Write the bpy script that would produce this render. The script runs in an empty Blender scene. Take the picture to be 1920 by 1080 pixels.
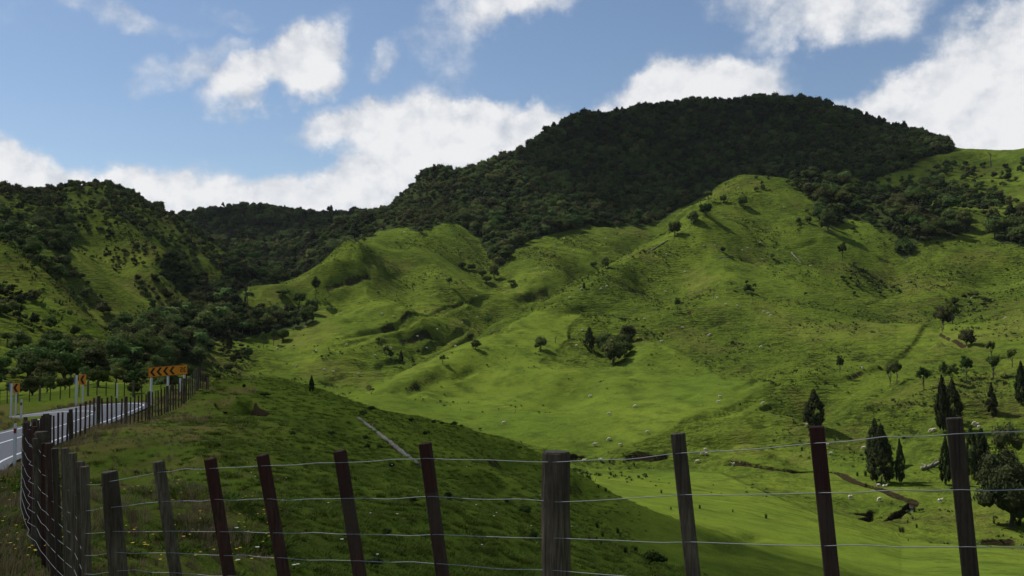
import bpy, bmesh, math, random
import numpy as np
from mathutils import Vector, Matrix

random.seed(7)
RNG = np.random.default_rng(11)
SC = bpy.context.scene
COL = SC.collection

# ------------------------------------------------------------------ camera, sky, sun, exposure
F = 1844.0                      # focal length in pixels of the 1920 px wide photograph
PITCH = math.atan(100 / F)
CAMZ = 1.75
cam_data = bpy.data.cameras.new('camera')
cam_data.sensor_width = 36
cam_data.lens = 36 * F / 1920
cam_data.clip_start = 0.05
cam_data.clip_end = 20000
cam = bpy.data.objects.new('camera', cam_data)
cam.location = (0, 0, CAMZ)
cam.rotation_euler = (math.pi / 2 + PITCH, 0, 0)
COL.objects.link(cam)
SC.camera = cam

SUN_EL, SUN_AZ = math.radians(51), math.radians(-57)      # azimuth from +Y towards +X
SUN = Vector((math.sin(SUN_AZ) * math.cos(SUN_EL), math.cos(SUN_AZ) * math.cos(SUN_EL), math.sin(SUN_EL)))
sl = bpy.data.lights.new('sun', 'SUN')
sl.energy = 5.0
sl.angle = math.radians(0.5)
sl.color = (1.0, 0.95, 0.86)
so = bpy.data.objects.new('sun', sl)
so.rotation_euler = SUN.to_track_quat('Z', 'Y').to_euler()
COL.objects.link(so)
SC.view_settings.view_transform = 'Standard'
SC.view_settings.look = 'None'
SC.view_settings.exposure = 0.33
SC.view_settings.gamma = 1
SC.view_settings.use_curve_mapping = False


def N(nt, typ, ins=None, **kw):
    n = nt.nodes.new(typ)
    for k, v in kw.items():
        setattr(n, k, v)
    for k, v in (ins or {}).items():
        s = n.inputs[k]
        if isinstance(v, bpy.types.NodeSocket):
            nt.links.new(v, s)
        else:
            s.default_value = v
    return n


def math_(nt, op, a, b=0.0, c=0.0, clamp=False):
    n = N(nt, 'ShaderNodeMath', {0: a, 1: b, 2: c}, operation=op)
    n.use_clamp = clamp
    return n.outputs[0]


def mixc(nt, f, a, b, blend='MIX'):
    n = nt.nodes.new('ShaderNodeMix')
    n.data_type = 'RGBA'
    n.blend_type = blend
    for i, v in ((0, f), (6, a), (7, b)):
        if isinstance(v, bpy.types.NodeSocket):
            nt.links.new(v, n.inputs[i])
        else:
            n.inputs[i].default_value = v if i == 0 or len(v) == 4 else (*v, 1)
    return n.outputs[2]


def ramp(nt, f, lo, hi, a=0.0, b=1.0):
    n = N(nt, 'ShaderNodeMapRange', {0: f, 1: lo, 2: hi, 3: a, 4: b}, interpolation_type='SMOOTHSTEP')
    return n.outputs[0]


def noise(nt, vec, scale, detail=4, rough=0.55, dist=0.0):
    n = N(nt, 'ShaderNodeTexNoise', {'Vector': vec, 'Scale': scale, 'Detail': detail, 'Roughness': rough, 'Distortion': dist})
    return n.outputs[0]


def build_world():
    w = bpy.data.worlds.new('World')
    SC.world = w
    w.use_nodes = True
    nt = w.node_tree
    nt.nodes.clear()
    sky = N(nt, 'ShaderNodeTexSky', sky_type='NISHITA')
    sky.sun_disc = False
    sky.sun_elevation = SUN_EL
    sky.sun_rotation = SUN_AZ % (2 * math.pi)
    sky.altitude = 200
    sky.air_density = 1.0
    sky.dust_density = 0.25
    sky.ozone_density = 2.2
    tc = N(nt, 'ShaderNodeTexCoord')
    d = tc.outputs['Generated']
    sep = N(nt, 'ShaderNodeSeparateXYZ', {0: d})
    x, y, z = sep.outputs
    # heading and height of the line of sight, in radians
    az = math_(nt, 'ARCTAN2', x, y)
    el = math_(nt, 'ARCSINE', z)
    P = N(nt, 'ShaderNodeCombineXYZ', {0: az, 1: el, 2: 0.0}).outputs[0]
    # stretched coordinates for cloud detail
    nz = noise(nt, N(nt, 'ShaderNodeVectorMath', {0: P, 1: (1, 1.25, 1)}, operation='MULTIPLY').outputs[0], 9, 9, 0.6)
    nz2 = noise(nt, N(nt, 'ShaderNodeVectorMath', {0: P, 1: (3.1, 1.7, 4)}, operation='ADD').outputs[0], 26, 8, 0.62)
    wv = N(nt, 'ShaderNodeTexNoise', {'Vector': P, 'Scale': 12.0, 'Detail': 5, 'Roughness': 0.6})
    off = N(nt, 'ShaderNodeVectorMath', {0: wv.outputs[1], 1: (0.5, 0.5, 0.5)}, operation='SUBTRACT').outputs[0]
    off = N(nt, 'ShaderNodeVectorMath', {0: off, 3: 0.085}, operation='SCALE').outputs[0]
    PW = N(nt, 'ShaderNodeVectorMath', {0: P, 1: off}, operation='ADD').outputs[0]
    # cloud bodies: (u, v, half width, half height, tilt, strength) as read in the photograph's sky
    blobs = [
        (20, 345, 200, 72, 6, 1.7), (200, 375, 210, 78, 9, 1.7), (390, 400, 200, 84, 0, 1.7), (560, 405, 210, 84, 0, 1.7), (700, 400, 150, 80, 0, 1.6),
        (850, 290, 190, 140, 10, 1.75), (760, 260, 150, 100, 0, 1.6), (700, 350, 150, 90, -10, 1.5), (640, 225, 110, 55, -15, 1.1), (870, 215, 140, 62, 0, 1.6), (990, 245, 95, 60, -25, 1.6), (690, 185, 40, 30, -40, .9),
        (560, 115, 110, 66, -25, 1.5), (480, 150, 130, 58, -25, 1.3), (350, 125, 140, 48, -12, .62), (430, 105, 110, 40, -12, .6),
        (1300, 175, 210, 75, -10, 1.75), (1180, 215, 150, 62, -20, 1.6), (1400, 160, 110, 60, 10, 1.1), (1480, 130, 70, 30, 0, .5),
        (1560, 30, 220, 72, -6, 1.15), (1500, -20, 190, 90, 0, 1.1), (1840, 200, 280, 120, -28, 1.8), (1930, 100, 200, 110, -35, 1.7), (1700, 195, 170, 66, -15, 1.35), (1860, 60, 130, 60, -30, 1.1),
        (1930, 260, 240, 110, 0, 1.8), (980, 5, 170, 60, -15, 1.05), (840, 60, 90, 110, 10, .6), (733, 98, 48, 34, -50, .6), (250, 10, 190, 34, 12, .58), (420, 30, 120, 26, 12, .4),
        (2300, 150, 300, 150, 0, 1.5), (-300, 300, 300, 90, 0, 1.5),
    ]
    acc = None
    for (u, v, a, b, tilt, s) in blobs:
        xx, yy = (u - 960) / F, (540 - v) / F
        dx, dy, dz = xx, math.cos(PITCH) - yy * math.sin(PITCH), math.sin(PITCH) + yy * math.cos(PITCH)
        A, E = math.atan2(dx, dy), math.atan2(dz, math.hypot(dx, dy))
        m = N(nt, 'ShaderNodeMapping', {'Vector': PW, 'Location': (A, E, 0), 'Rotation': (0, 0, math.radians(-tilt)), 'Scale': (a * 1.02 / F, b * 1.02 / F, 1)}, vector_type='TEXTURE')
        ln = N(nt, 'ShaderNodeVectorMath', {0: m.outputs[0]}, operation='LENGTH').outputs['Value']
        t = N(nt, 'ShaderNodeMapRange', {0: ln, 1: 0.25, 2: 1.25, 3: s, 4: 0.0}, interpolation_type='SMOOTHSTEP').outputs[0]
        acc = t if acc is None else math_(nt, 'MAXIMUM', acc, t)
    n1 = math_(nt, 'MULTIPLY_ADD', nz, 1.7, -0.85)
    n2 = math_(nt, 'MULTIPLY_ADD', nz2, 0.7, -0.35)
    body = math_(nt, 'ADD', math_(nt, 'ADD', acc, n1), n2)
    cover = ramp(nt, body, 0.19, 1.12)
    # high cloud elsewhere, away from the view
    back = ramp(nt, y, 0.55, 0.2)
    cover = math_(nt, 'MAXIMUM', cover, math_(nt, 'MULTIPLY', back, ramp(nt, nz, 0.45, 0.62)))
    PA = N(nt, 'ShaderNodeVectorMath', {0: P, 1: (1, 1.2, 1)}, operation='MULTIPLY').outputs[0]
    PB = N(nt, 'ShaderNodeVectorMath', {0: PA, 1: (-.010, .016, 0)}, operation='ADD').outputs[0]
    relief = math_(nt, 'SUBTRACT', noise(nt, PA, 17, 6, .58), noise(nt, PB, 17, 6, .58))
    shade = ramp(nt, math_(nt, 'ADD', math_(nt, 'MULTIPLY', body, 0.35), math_(nt, 'MULTIPLY', nz2, 1.3)), 0.55, 1.3)
    shade = math_(nt, 'ADD', math_(nt, 'MULTIPLY', shade, .75), math_(nt, 'MULTIPLY_ADD', relief, 2.1, .22), clamp=True)
    ccol = mixc(nt, shade, (5.2, 5.8, 6.8), (10.0, 10.0, 10.1))
    skyc = mixc(nt, 1.0, sky.outputs[0], (1.12, 1.10, 1.10), 'MULTIPLY')
    c = mixc(nt, math_(nt, 'MULTIPLY', cover, 0.96), skyc, ccol)
    bg = N(nt, 'ShaderNodeBackground', {'Color': c, 'Strength': 0.070})
    out = N(nt, 'ShaderNodeOutputWorld', {'Surface': bg.outputs[0]})
    w.cycles.sampling_method = 'MANUAL'
    w.cycles.sample_map_resolution = 512


build_world()

# ------------------------------------------------------------------ helpers: names, tags, meshes


def tag(o, label=None, cat=None, group=None, kind=None):
    if label: o['label'] = label
    if cat: o['category'] = cat
    if group: o['group'] = group
    if kind: o['kind'] = kind
    return o


def empty(name, loc, rz=0.0, label=None, cat=None, group=None):
    o = bpy.data.objects.new(name, None)
    o.empty_display_size = 0.3
    COL.objects.link(o)
    o.location = loc
    o.rotation_euler = (0, 0, rz)
    return tag(o, label, cat, group)


def mesh_np(name, verts, faces, mat=None, parent=None, smooth=False, link=True, mats=None, mi=None):
    """faces: (n,3) or (n,4) int array, or list of lists"""
    me = bpy.data.meshes.new(name)
    verts = np.asarray(verts, dtype=np.float32)
    if isinstance(faces, np.ndarray):
        n, k = faces.shape
        me.vertices.add(len(verts)); me.vertices.foreach_set('co', verts.ravel())
        me.loops.add(n * k); me.loops.foreach_set('vertex_index', faces.astype(np.int32).ravel())
        me.polygons.add(n)
        me.polygons.foreach_set('loop_start', np.arange(0, n * k, k, dtype=np.int32))
        me.polygons.foreach_set('loop_total', np.full(n, k, dtype=np.int32))
        if mi is not None:
            me.polygons.foreach_set('material_index', np.asarray(mi, dtype=np.int32))
        me.update(calc_edges=True)
    else:
        me.from_pydata([tuple(map(float, v)) for v in verts], [], faces)
        me.update()
    if smooth:
        me.polygons.foreach_set('use_smooth', np.ones(len(me.polygons), dtype=bool))
    for m in (mats or ([mat] if mat else [])):
        me.materials.append(m)
    if not link:
        return me
    o = bpy.data.objects.new(name, me)
    COL.objects.link(o)
    if parent: o.parent = parent
    return o


def from_mesh(name, me, parent=None, loc=None, link=True):
    o = bpy.data.objects.new(name, me)
    if link: COL.objects.link(o)
    if parent: o.parent = parent
    if loc is not None: o.location = loc
    return o


def copy_tree(o, parent=None):
    c = o.copy()
    COL.objects.link(c)
    c.parent = parent
    for ch in o.children:
        copy_tree(ch, c)
    return c


# ------------------------------------------------------------------ numpy noise
def _hash(ix, iy, seed):
    h = (ix.astype(np.int64) * 374761393 + iy.astype(np.int64) * 668265263 + seed * 144665) & 0xFFFFFFFF
    h = ((h ^ (h >> 13)) * 1274126177) & 0xFFFFFFFF
    h = h ^ (h >> 16)
    return (h & 0xFFFFFF).astype(np.float32) / np.float32(0xFFFFFF)


def vnoise(x, y, seed=0):
    ix, iy = np.floor(x), np.floor(y)
    fx, fy = (x - ix).astype(np.float32), (y - iy).astype(np.float32)
    fx = fx * fx * fx * (fx * (fx * 6 - 15) + 10); fy = fy * fy * fy * (fy * (fy * 6 - 15) + 10)
    a = _hash(ix, iy, seed); b = _hash(ix + 1, iy, seed); c = _hash(ix, iy + 1, seed); d = _hash(ix + 1, iy + 1, seed)
    return (a + (b - a) * fx) * (1 - fy) + (c + (d - c) * fx) * fy


def fbm(x, y, scale, octaves=4, seed=0, gain=0.5):
    t, amp, tot = 0, 1.0, 0.0
    x = x / scale; y = y / scale
    for o in range(octaves):
        t = t + amp * (vnoise(x, y, seed + o * 17) * 2 - 1)
        tot += amp
        amp *= gain
        x, y = x * 1.93 + y * 0.55 + 7.3, y * 1.93 - x * 0.55 + 3.1
    return t / tot


def sstep(a, b, x):
    t = np.clip((x - a) / (b - a), 0, 1)
    return t * t * (3 - 2 * t)


# ------------------------------------------------------------------ the lie of the land
def ray(u, v):
    xx, yy = (np.asarray(u, float) - 960) / F, (540 - np.asarray(v, float)) / F
    dx, dy, dz = xx, math.cos(PITCH) - yy * math.sin(PITCH), math.sin(PITCH) + yy * math.cos(PITCH)
    return np.arctan2(dx, dy), dz / np.hypot(dx, dy)


def project(x, y, z):
    """survey point -> where it stands in the photograph"""
    z = z - CAMZ
    cy = y * math.cos(PITCH) + z * math.sin(PITCH)
    cz = -y * math.sin(PITCH) + z * math.cos(PITCH)
    cy = np.where(cy < 0.01, 0.01, cy)
    return 960 + F * x / cy, 540 - F * cz / cy


def pt(u, v, r):
    a, te = ray(u, v)
    return float(r * math.sin(a)), float(r * math.cos(a)), float(CAMZ + te * r)


# road edges: x, y, z for the fence side (right) and the inner side (left)
ROAD_R = [(14, -5.5, .1), (7, -1, 0), (3, 1.2, 0), (0, 2.4, 0), (-5, 5, -.2), (-9.2, 12.6, -.8), (-13, 21, -1.7), (-15.2, 29.3, -2.3), (-17, 34, -2.33), (-17.9, 40.2, -2.2), (-18.6, 45, -2.1),
          (-19.0, 48.8, -1.95), (-19.6, 53.5, -1.75), (-21, 57.3, -1.8), (-23.3, 59.9, -1.95), (-27.3, 62.6, -2.35), (-33, 66.2, -3.2), (-38.7, 70, -4.0), (-60, 80, -6), (-100, 95, -9)]
ROAD_L = [(12, -11.5, .1), (4, -7, 0), (0, -5.5, 0), (-4, -3.5, 0), (-10.5, 1.5, -.2), (-15, 9.5, -.8), (-18.5, 19, -1.7), (-21, 30, -2.3), (-22.2, 36, -2.35), (-23.1, 41, -2.35), (-23.3, 44.3, -2.37),
          (-23.9, 47.6, -2.4), (-24.5, 50, -2.45), (-25.1, 51.8, -2.5), (-25.7, 53, -2.5), (-28.6, 56.8, -2.75), (-33.5, 60.7, -3.15), (-40, 63.5, -3.9), (-61, 72, -6), (-102, 87, -9)]


def dense(P, k):
    """Catmull-Rom through P, k pieces a span"""
    P = np.array(P, float)
    Q = np.vstack([2 * P[0] - P[1], P, 2 * P[-1] - P[-2]])
    out = []
    for i in range(1, len(Q) - 2):
        for t in np.linspace(0, 1, k, endpoint=False):
            p0, p1, p2, p3 = Q[i - 1], Q[i], Q[i + 1], Q[i + 2]
            out.append(0.5 * (2 * p1 + (p2 - p0) * t + (2 * p0 - 5 * p1 + 4 * p2 - p3) * t * t + (3 * p1 - p0 - 3 * p2 + p3) * t ** 3))
    out.append(P[-1])
    return np.array(out)


RR, RL = dense(ROAD_R, 8), dense(ROAD_L, 8)

# survey of the hills: (u, v, distance)
CTRL = []
def C(*p): CTRL.extend(p)
def crest(pts, drop=14, back=1.10, step=45, roll=0):
    """a ridge seen against what lies behind it; the ground falls away beyond"""
    P = np.array(pts, float)
    for i in range(len(P) - 1):
        n = max(1, int(abs(P[i + 1, 0] - P[i, 0]) / step))
        for k in range(n):
            q = P[i] + (P[i + 1] - P[i]) * k / n
            C(tuple(q)); C((q[0], q[1] + drop, q[2] * back))
            if roll and q[0] < 1310: C((q[0], q[1] + 3.5 * roll, q[2] * .945)); C((q[0], q[1] + 15 * roll, q[2] * .885))
    q = P[-1]
    C(tuple(q)); C((q[0], q[1] + drop, q[2] * back))

# skyline, mountain in bush (ground lies a little under the tree tops)
crest([(640, 418, 880), (690, 414, 890), (740, 378, 910), (800, 333, 940), (830, 330, 950), (850, 341, 955), (900, 321, 970), (960, 304, 1000), (1000, 274, 1020), (1060, 238, 1060), (1100, 224, 1090), (1200, 217, 1140),
       (1300, 201, 1180), (1430, 190, 1210), (1500, 193, 1210), (1550, 203, 1200), (1600, 215, 1180), (1650, 236, 1150), (1720, 261, 1110), (1780, 278, 1070), (1850, 285, 1030), (1920, 280, 1000), (2060, 262, 980)], 40, 1.12)
# left skyline
crest([(-160, 330, 640), (0, 354, 680), (60, 366, 720), (100, 350, 760), (180, 345, 800), (240, 360, 810), (300, 394, 810), (340, 415, 800), (370, 436, 790), (420, 466, 775), (465, 505, 760)], 16, 1.10)
# furthest hill
crest([(300, 412, 1330), (350, 408, 1330), (400, 401, 1330), (450, 389, 1350), (490, 388, 1360), (560, 402, 1370), (620, 409, 1380), (700, 413, 1400)], 30, 1.12)
C((400, 430, 1220), (480, 430, 1200), (560, 430, 1180), (450, 470, 1060), (520, 460, 1040), (600, 425, 1150), (500, 492, 900), (560, 470, 900), (620, 440, 900))
# grassy middle hill, left of centre
crest([(395, 556, 600), (430, 543, 610), (480, 536, 620), (540, 531, 630), (585, 510, 645), (620, 478, 660), (650, 460, 675), (690, 446, 690)], 18, 1.10, 45, .8)
C((750, 436, 720), (800, 437, 735), (850, 424, 760), (880, 440, 765), (740, 410, 800), (820, 390, 830), (880, 380, 850))
C((700, 500, 640), (620, 520, 590), (560, 570, 560), (640, 560, 560), (700, 560, 570), (760, 540, 600), (820, 540, 610), (870, 560, 590), (800, 480, 680), (860, 490, 690), (900, 540, 630),
  (500, 600, 520), (440, 600, 520), (560, 640, 480), (640, 620, 490), (700, 620, 490), (780, 600, 520), (860, 600, 540), (480, 650, 455), (440, 700, 420), (520, 690, 430), (600, 680, 430), (700, 670, 452), (780, 650, 486), (840, 622, 522),
  (600, 725, 385), (650, 738, 372), (680, 715, 430))
# basin between the hills
C((925, 505, 680), (900, 455, 750), (905, 470, 730), (950, 545, 620), (975, 557, 600), (1000, 548, 620), (1000, 500, 670), (1040, 470, 710), (1080, 435, 770), (1150, 430, 790), (1100, 480, 710), (1060, 530, 640),
  (1190, 440, 780), (1160, 478, 730), (1120, 516, 680), (960, 470, 720))
# mountain face
C((760, 400, 830), (1000, 380, 860), (1000, 330, 950), (900, 350, 910), (930, 430, 780), (1050, 400, 830), (1100, 350, 920), (1100, 290, 1010), (1200, 380, 880), (1200, 300, 1010), (1240, 430, 810), (1300, 360, 900), (1300, 260, 1090),
  (1400, 362, 890), (1400, 300, 1020), (1500, 370, 880), (1500, 300, 1020), (1500, 240, 1130), (1600, 385, 850), (1600, 310, 980), (1650, 280, 1050), (1700, 360, 860), (1700, 310, 960), (1780, 330, 900), (1850, 320, 940), (1920, 340, 890),
  (1800, 380, 800), (1880, 390, 780))
# big hill right of centre: its crest runs down to the left
crest([(1520, 352, 735), (1470, 338, 745), (1420, 331, 750), (1395, 329, 750), (1340, 356, 735), (1300, 388, 715), (1240, 440, 680), (1200, 466, 650), (1127, 510, 600), (1073, 540, 560), (1007, 577, 520), (950, 602, 490), (900, 625, 468)], 17, 1.13, 30, 1)
crest([(880, 635, 457), (860, 645, 445), (800, 680, 420), (740, 708, 398), (690, 730, 382)], 6, 1.08, 30, 1)
C((1600, 372, 730), (1680, 390, 715), (1750, 402, 710), (1820, 440, 690), (1900, 430, 700), (1980, 420, 700), (1620, 400, 700), (1560, 420, 680))
C((1300, 450, 640), (1400, 420, 665), (1400, 500, 590), (1300, 530, 550), (1200, 540, 550), (1500, 450, 640), (1500, 520, 570), (1600, 470, 630), (1600, 560, 530), (1700, 470, 640), (1700, 560, 540), (1800, 520, 600), (1900, 500, 620),
  (1800, 590, 520), (1900, 580, 520), (1150, 590, 490), (1100, 600, 480), (1050, 640, 440), (1250, 600, 470), (1350, 600, 470), (1450, 600, 470), (1550, 630, 450), (1650, 620, 465), (1250, 650, 430), (1350, 660, 425), (1450, 680, 410),
  (1180, 620, 450), (1140, 685, 405), (1200, 668, 410), (960, 680, 400), (900, 720, 375), (820, 740, 360), (1000, 740, 355), (1100, 720, 370), (1200, 720, 368), (1300, 720, 368), (1400, 730, 360), (1500, 715, 378), (1600, 700, 392), (1700, 665, 420),
  (1770, 615, 480), (1840, 660, 415), (1920, 650, 420), (1750, 710, 372), (1850, 715, 360), (1950, 720, 350), (900, 780, 320), (1000, 800, 302), (1100, 800, 304), (1200, 800, 304), (1300, 790, 310), (1400, 790, 312), (1500, 790, 320), (1600, 760, 340),
  (1700, 745, 345), (1800, 745, 335), (1750, 790, 300), (1900, 790, 292), (1080, 850, 284), (1200, 850, 284), (1300, 840, 290), (1400, 840, 290))
# valley floor
def floor(u, v, z):
    a, te = ray(u, v); C((u, v, (z - CAMZ) / te))
for u, v, z in [(1100, 864, -32), (1200, 864, -32), (1300, 868, -32.5), (1400, 868, -33), (1500, 880, -33), (1600, 870, -32), (1700, 850, -30), (1600, 930, -33.5), (1700, 930, -33), (1800, 900, -32), (1900, 880, -30.5), (1640, 965, -34), (1750, 980, -34), (1900, 985, -33.5), (1850, 940, -33), (1960, 940, -32),
                (1600, 830, -29), (1800, 840, -29), (1900, 835, -27), (1530, 815, -30), (2000, 1010, -34), (1850, 1030, -34)]:
    floor(u, v, z)
# near spur under the fence on the right
C((1100, 905, 165), (1200, 900, 190), (1300, 905, 200), (1400, 935, 165), (1500, 975, 130), (1600, 1010, 115), (1700, 1045, 105), (1800, 1060, 100), (1300, 965, 100), (1200, 960, 95), (1100, 950, 85), (1400, 1010, 85), (1500, 1040, 80), (1150, 1010, 55), (1250, 1040, 50), (1400, 1090, 45), (1600, 1110, 50), (1800, 1130, 55), (1950, 1090, 80), (1950, 1150, 50))
# shaded knoll beside the road
crest([(365, 722, 54), (400, 716, 57), (440, 712, 60), (480, 710, 63), (520, 713, 64), (560, 724, 64), (600, 738, 64), (650, 755, 64), (700, 770, 64), (780, 789, 64), (870, 801, 65), (940, 821, 66), (1000, 846, 67), (1040, 866, 70)], 60, 1.35, 30)
C((450, 740, 50), (420, 790, 38), (500, 800, 38), (600, 800, 42), (500, 860, 28), (600, 860, 31), (700, 840, 40), (800, 860, 40), (900, 880, 42), (1000, 905, 50), (400, 860, 26), (350, 830, 30), (300, 900, 18.5), (400, 950, 16), (600, 950, 19.5), (800, 950, 23), (950, 970, 29),
  (350, 1020, 12), (500, 1050, 12.5), (700, 1050, 15), (900, 1060, 18), (1040, 1080, 20), (1000, 1000, 27))
# the fence line
def g(x, y, z):
    CTRL.append(('g', x, y, z))
FENCE = [(3.4, 2.6, .4), (1.62, 3.65, .25), (0.2, 5.0, 0.0), (-2.7, 6.5, -.3), (-3.32, 7.7, -.34), (-4.09, 8.9, -.38), (-5.6, 11.5, -.45), (-7.2, 14.7, -.55), (-9.9, 20.5, -.95), (-13.3, 28.0, -1.3), (-14.5, 34, -1.3), (-14.9, 39.5, -1.35), (-15.3, 44, -1.25), (-15.7, 48, -1.05), (-16.3, 53, -1.3)]
for p in FENCE: g(*p)
for x, y, z in [(0, 0, 0), (2, 0, 0), (-2, 0, 0), (0, 1.5, 0), (1.5, 3, 0), (-3, 5, -.25), (3, 3, 0), (1, 6.3, -.5), (-1, 7.5, -.7), (3, 5, -.3), (6, 3, 0), (2.5, 8, -1.5), (6, 7, -1.2), (0, 10, -1.7), (-2.5, 10, -1.1), (-4.5, 12.5, -1.2), (-7, 18, -1.7), (-9.5, 24, -2.1), (5, 13, -3), (10, 13, -3)]:
    g(x, y, z)
for k in range(0, len(RR), 10):
    g(*RR[k]); g(*RL[k])
# round the inside of the bend, and beyond the road on the left
C((0, 757, 61), (-60, 752, 62), (-140, 750, 60), (0, 757, 88), (100, 749, 86), (200, 741, 84), (290, 735, 80), (330, 727, 80), (380, 722, 90), (100, 742, 120), (0, 748, 120), (200, 735, 120), (300, 724, 130), (0, 720, 170), (100, 715, 190), (200, 705, 240), (300, 712, 260), (380, 712, 380), (340, 700, 380))
# left hills
crest([(-120, 420, 420), (0, 458, 400), (60, 492, 390), (120, 542, 370), (165, 590, 345), (210, 640, 315)], 18, 1.16, 45, 1)
C((0, 520, 340), (60, 570, 310), (0, 600, 270), (100, 640, 260), (0, 670, 215), (150, 670, 260), (220, 672, 290), (280, 680, 320), (-100, 600, 250), (-100, 700, 170))
C((0, 410, 560), (60, 450, 500), (130, 390, 690), (130, 440, 590), (200, 430, 640), (170, 520, 480), (250, 450, 640), (250, 520, 540), (310, 520, 570), (220, 590, 440), (290, 600, 465), (350, 560, 560), (340, 610, 480), (380, 590, 540), (400, 490, 700), (340, 470, 700), (440, 530, 680),
  (300, 650, 400), (360, 650, 430), (400, 620, 490), (240, 640, 380))
# round about, outside the view
for a in (-60, -90, -130, 180, 130, 90, 60):
    for r in (3, 8, 20, 50, 120, 300, 700, 1400, 2400):
        rr = math.radians(a)
        base = 0.02 * min(r, 40) + 0.13 * max(0, r - 120) * (0.6 + 0.4 * math.cos(rr * 3))
        if a in (60, 90): base = -0.16 * min(r, 150) + 0.15 * max(0, r - 220)
        g(r * math.sin(rr), r * math.cos(rr), base)
for a in range(-30, 31, 10):
    g(2600 * math.sin(math.radians(a)), 2600 * math.cos(math.radians(a)), 190)

pts = []
for c in CTRL:
    if c[0] == 'g':
        _, x, y, z = c
        r = max(math.hypot(x, y), 1.2)
        pts.append((math.atan2(x, y), math.log(r), z / r))
    else:
        u, v, r = c
        a, te = ray(u, v)
        pts.append((float(a), math.log(r), (CAMZ + float(te) * r) / r))
pts = np.array(pts)
_, keep = np.unique(np.round(pts[:, :2], 3), axis=0, return_index=True)
pts = pts[keep]
CR = 0.011


def kern(A, B):
    da = A[:, None, 0] - B[None, :, 0]
    da = (da + np.pi) % (2 * np.pi) - np.pi
    ds = (A[:, None, 1] - B[None, :, 1]) * 0.8
    return -np.sqrt(da * da + ds * ds + CR * CR)


n = len(pts)
K = kern(pts, pts) + np.eye(n) * 0.0004
Pm = np.c_[np.ones(n), pts[:, 1]]
M = np.block([[K, Pm], [Pm.T, np.zeros((2, 2))]])
sol = np.linalg.solve(M, np.r_[pts[:, 2], 0, 0])
wts, poly = sol[:n], sol[n:]

# grid in heading and distance
az_in = np.radians(np.linspace(-31, 31, 1180))
az_out = np.radians(np.r_[np.linspace(31.3, 60, 40), np.linspace(62, 298, 60), np.linspace(300, 328.7, 40)])
AZ = np.r_[az_in, az_out]                 # closes on itself
rs = [0.6]
while rs[-1] < 2600:
    r = rs[-1]
    if r < 60: d = 0.010 * r + 0.01
    elif 165 < r < 292: d = 0.55
    elif r < 830: d = min(1.35, 0.61 + (r - 60) * 0.006)
    elif r < 1420: d = 3.2
    else: d = 0.03 * r
    rs.append(r + d)
RS = np.array(rs)
# coarse evaluation then interpolation
azc = np.radians(np.r_[np.linspace(-32, 32, 420), np.linspace(33, 327, 90)])
sc_ = np.linspace(math.log(0.5), math.log(2900), 520)
Ac, Sc = np.meshgrid(azc, sc_, indexing='ij')
flat = np.c_[Ac.ravel(), Sc.ravel()]
Qc = np.empty(len(flat))
for i in range(0, len(flat), 20000):
    b = flat[i:i + 20000]
    Qc[i:i + 20000] = kern(b, pts) @ wts + poly[0] + poly[1] * b[:, 1]
Qc = Qc.reshape(Ac.shape)


def lerp_idx(arr, x):
    i = np.clip(np.searchsorted(arr, x) - 1, 0, len(arr) - 2)
    return i, np.clip((x - arr[i]) / (arr[i + 1] - arr[i]), 0, 1)


azc2 = np.r_[azc, azc[0] + 2 * np.pi]
Qc2 = np.vstack([Qc, Qc[:1]])


def base_q(a, s):
    a = (a - azc2[0]) % (2 * np.pi) + azc2[0]
    i, fa = lerp_idx(azc2, a)
    j, fs = lerp_idx(sc_, s)
    return (Qc2[i, j] * (1 - fa) + Qc2[i + 1, j] * fa) * (1 - fs) + (Qc2[i, j + 1] * (1 - fa) + Qc2[i + 1, j + 1] * fa) * fs


A2, R2 = np.meshgrid(AZ, RS, indexing='ij')
X2, Y2 = R2 * np.sin(A2), R2 * np.cos(A2)
Z2 = base_q(A2, np.log(R2)) * R2
print('terrain', A2.shape, 'controls', n)


def gradmag(Z):
    dr = np.gradient(Z, axis=1) / np.gradient(R2, axis=1)
    azu = np.unwrap(np.r_[AZ])
    da = np.gradient(Z, axis=0) / (np.gradient(azu)[:, None] * R2)
    return dr, np.hypot(dr, da)


AZW = np.where(AZ > math.pi, AZ - 2 * math.pi, AZ)
hill = sstep(150, 330, R2)
mid = sstep(15, 60, R2)
_, sl0 = gradmag(Z2)
steep = sstep(0.14, 0.42, sl0)
inview = (np.abs(AZW) < 0.7)[:, None]
U2, V2 = project(X2, Y2, Z2)
def pip(poly, x, y):
    r = np.zeros(x.shape, bool); j = len(poly) - 1
    for i in range(len(poly)):
        (x1, y1), (x2, y2) = poly[i], poly[j]
        r ^= ((y1 > y) != (y2 > y)) & (x < (x2 - x1) * (y - y1) / (y2 - y1 + 1e-9) + x1)
        j = i
    return r
wob = 14 * fbm(X2, Y2, 30, 3, 88)
smoothspur = (pip([(620, 752), (700, 728), (800, 684), (880, 642), (1005, 583), (1095, 600), (1070, 650), (1010, 700), (1060, 720), (1160, 692), (1250, 652), (1320, 690), (1440, 726), (1330, 770), (1240, 820), (1100, 862), (900, 812), (700, 775)], U2 + wob, V2 + wob * .5) & (R2 > 180)).astype(np.float32)
smoothspur = np.maximum(smoothspur, .8 * (pip([(1100, 880), (1350, 885), (1520, 960), (1760, 1060), (1500, 1100), (1200, 1010)], U2, V2) & (R2 > 60)))
for _ in range(7):
    smoothspur = (smoothspur + np.roll(smoothspur, 1, 1) + np.roll(smoothspur, -1, 1) + np.roll(smoothspur, 1, 0) + np.roll(smoothspur, -1, 0)) / 5
rough = 1 - 0.85 * np.clip(smoothspur * 1.3, 0, 1)
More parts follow.
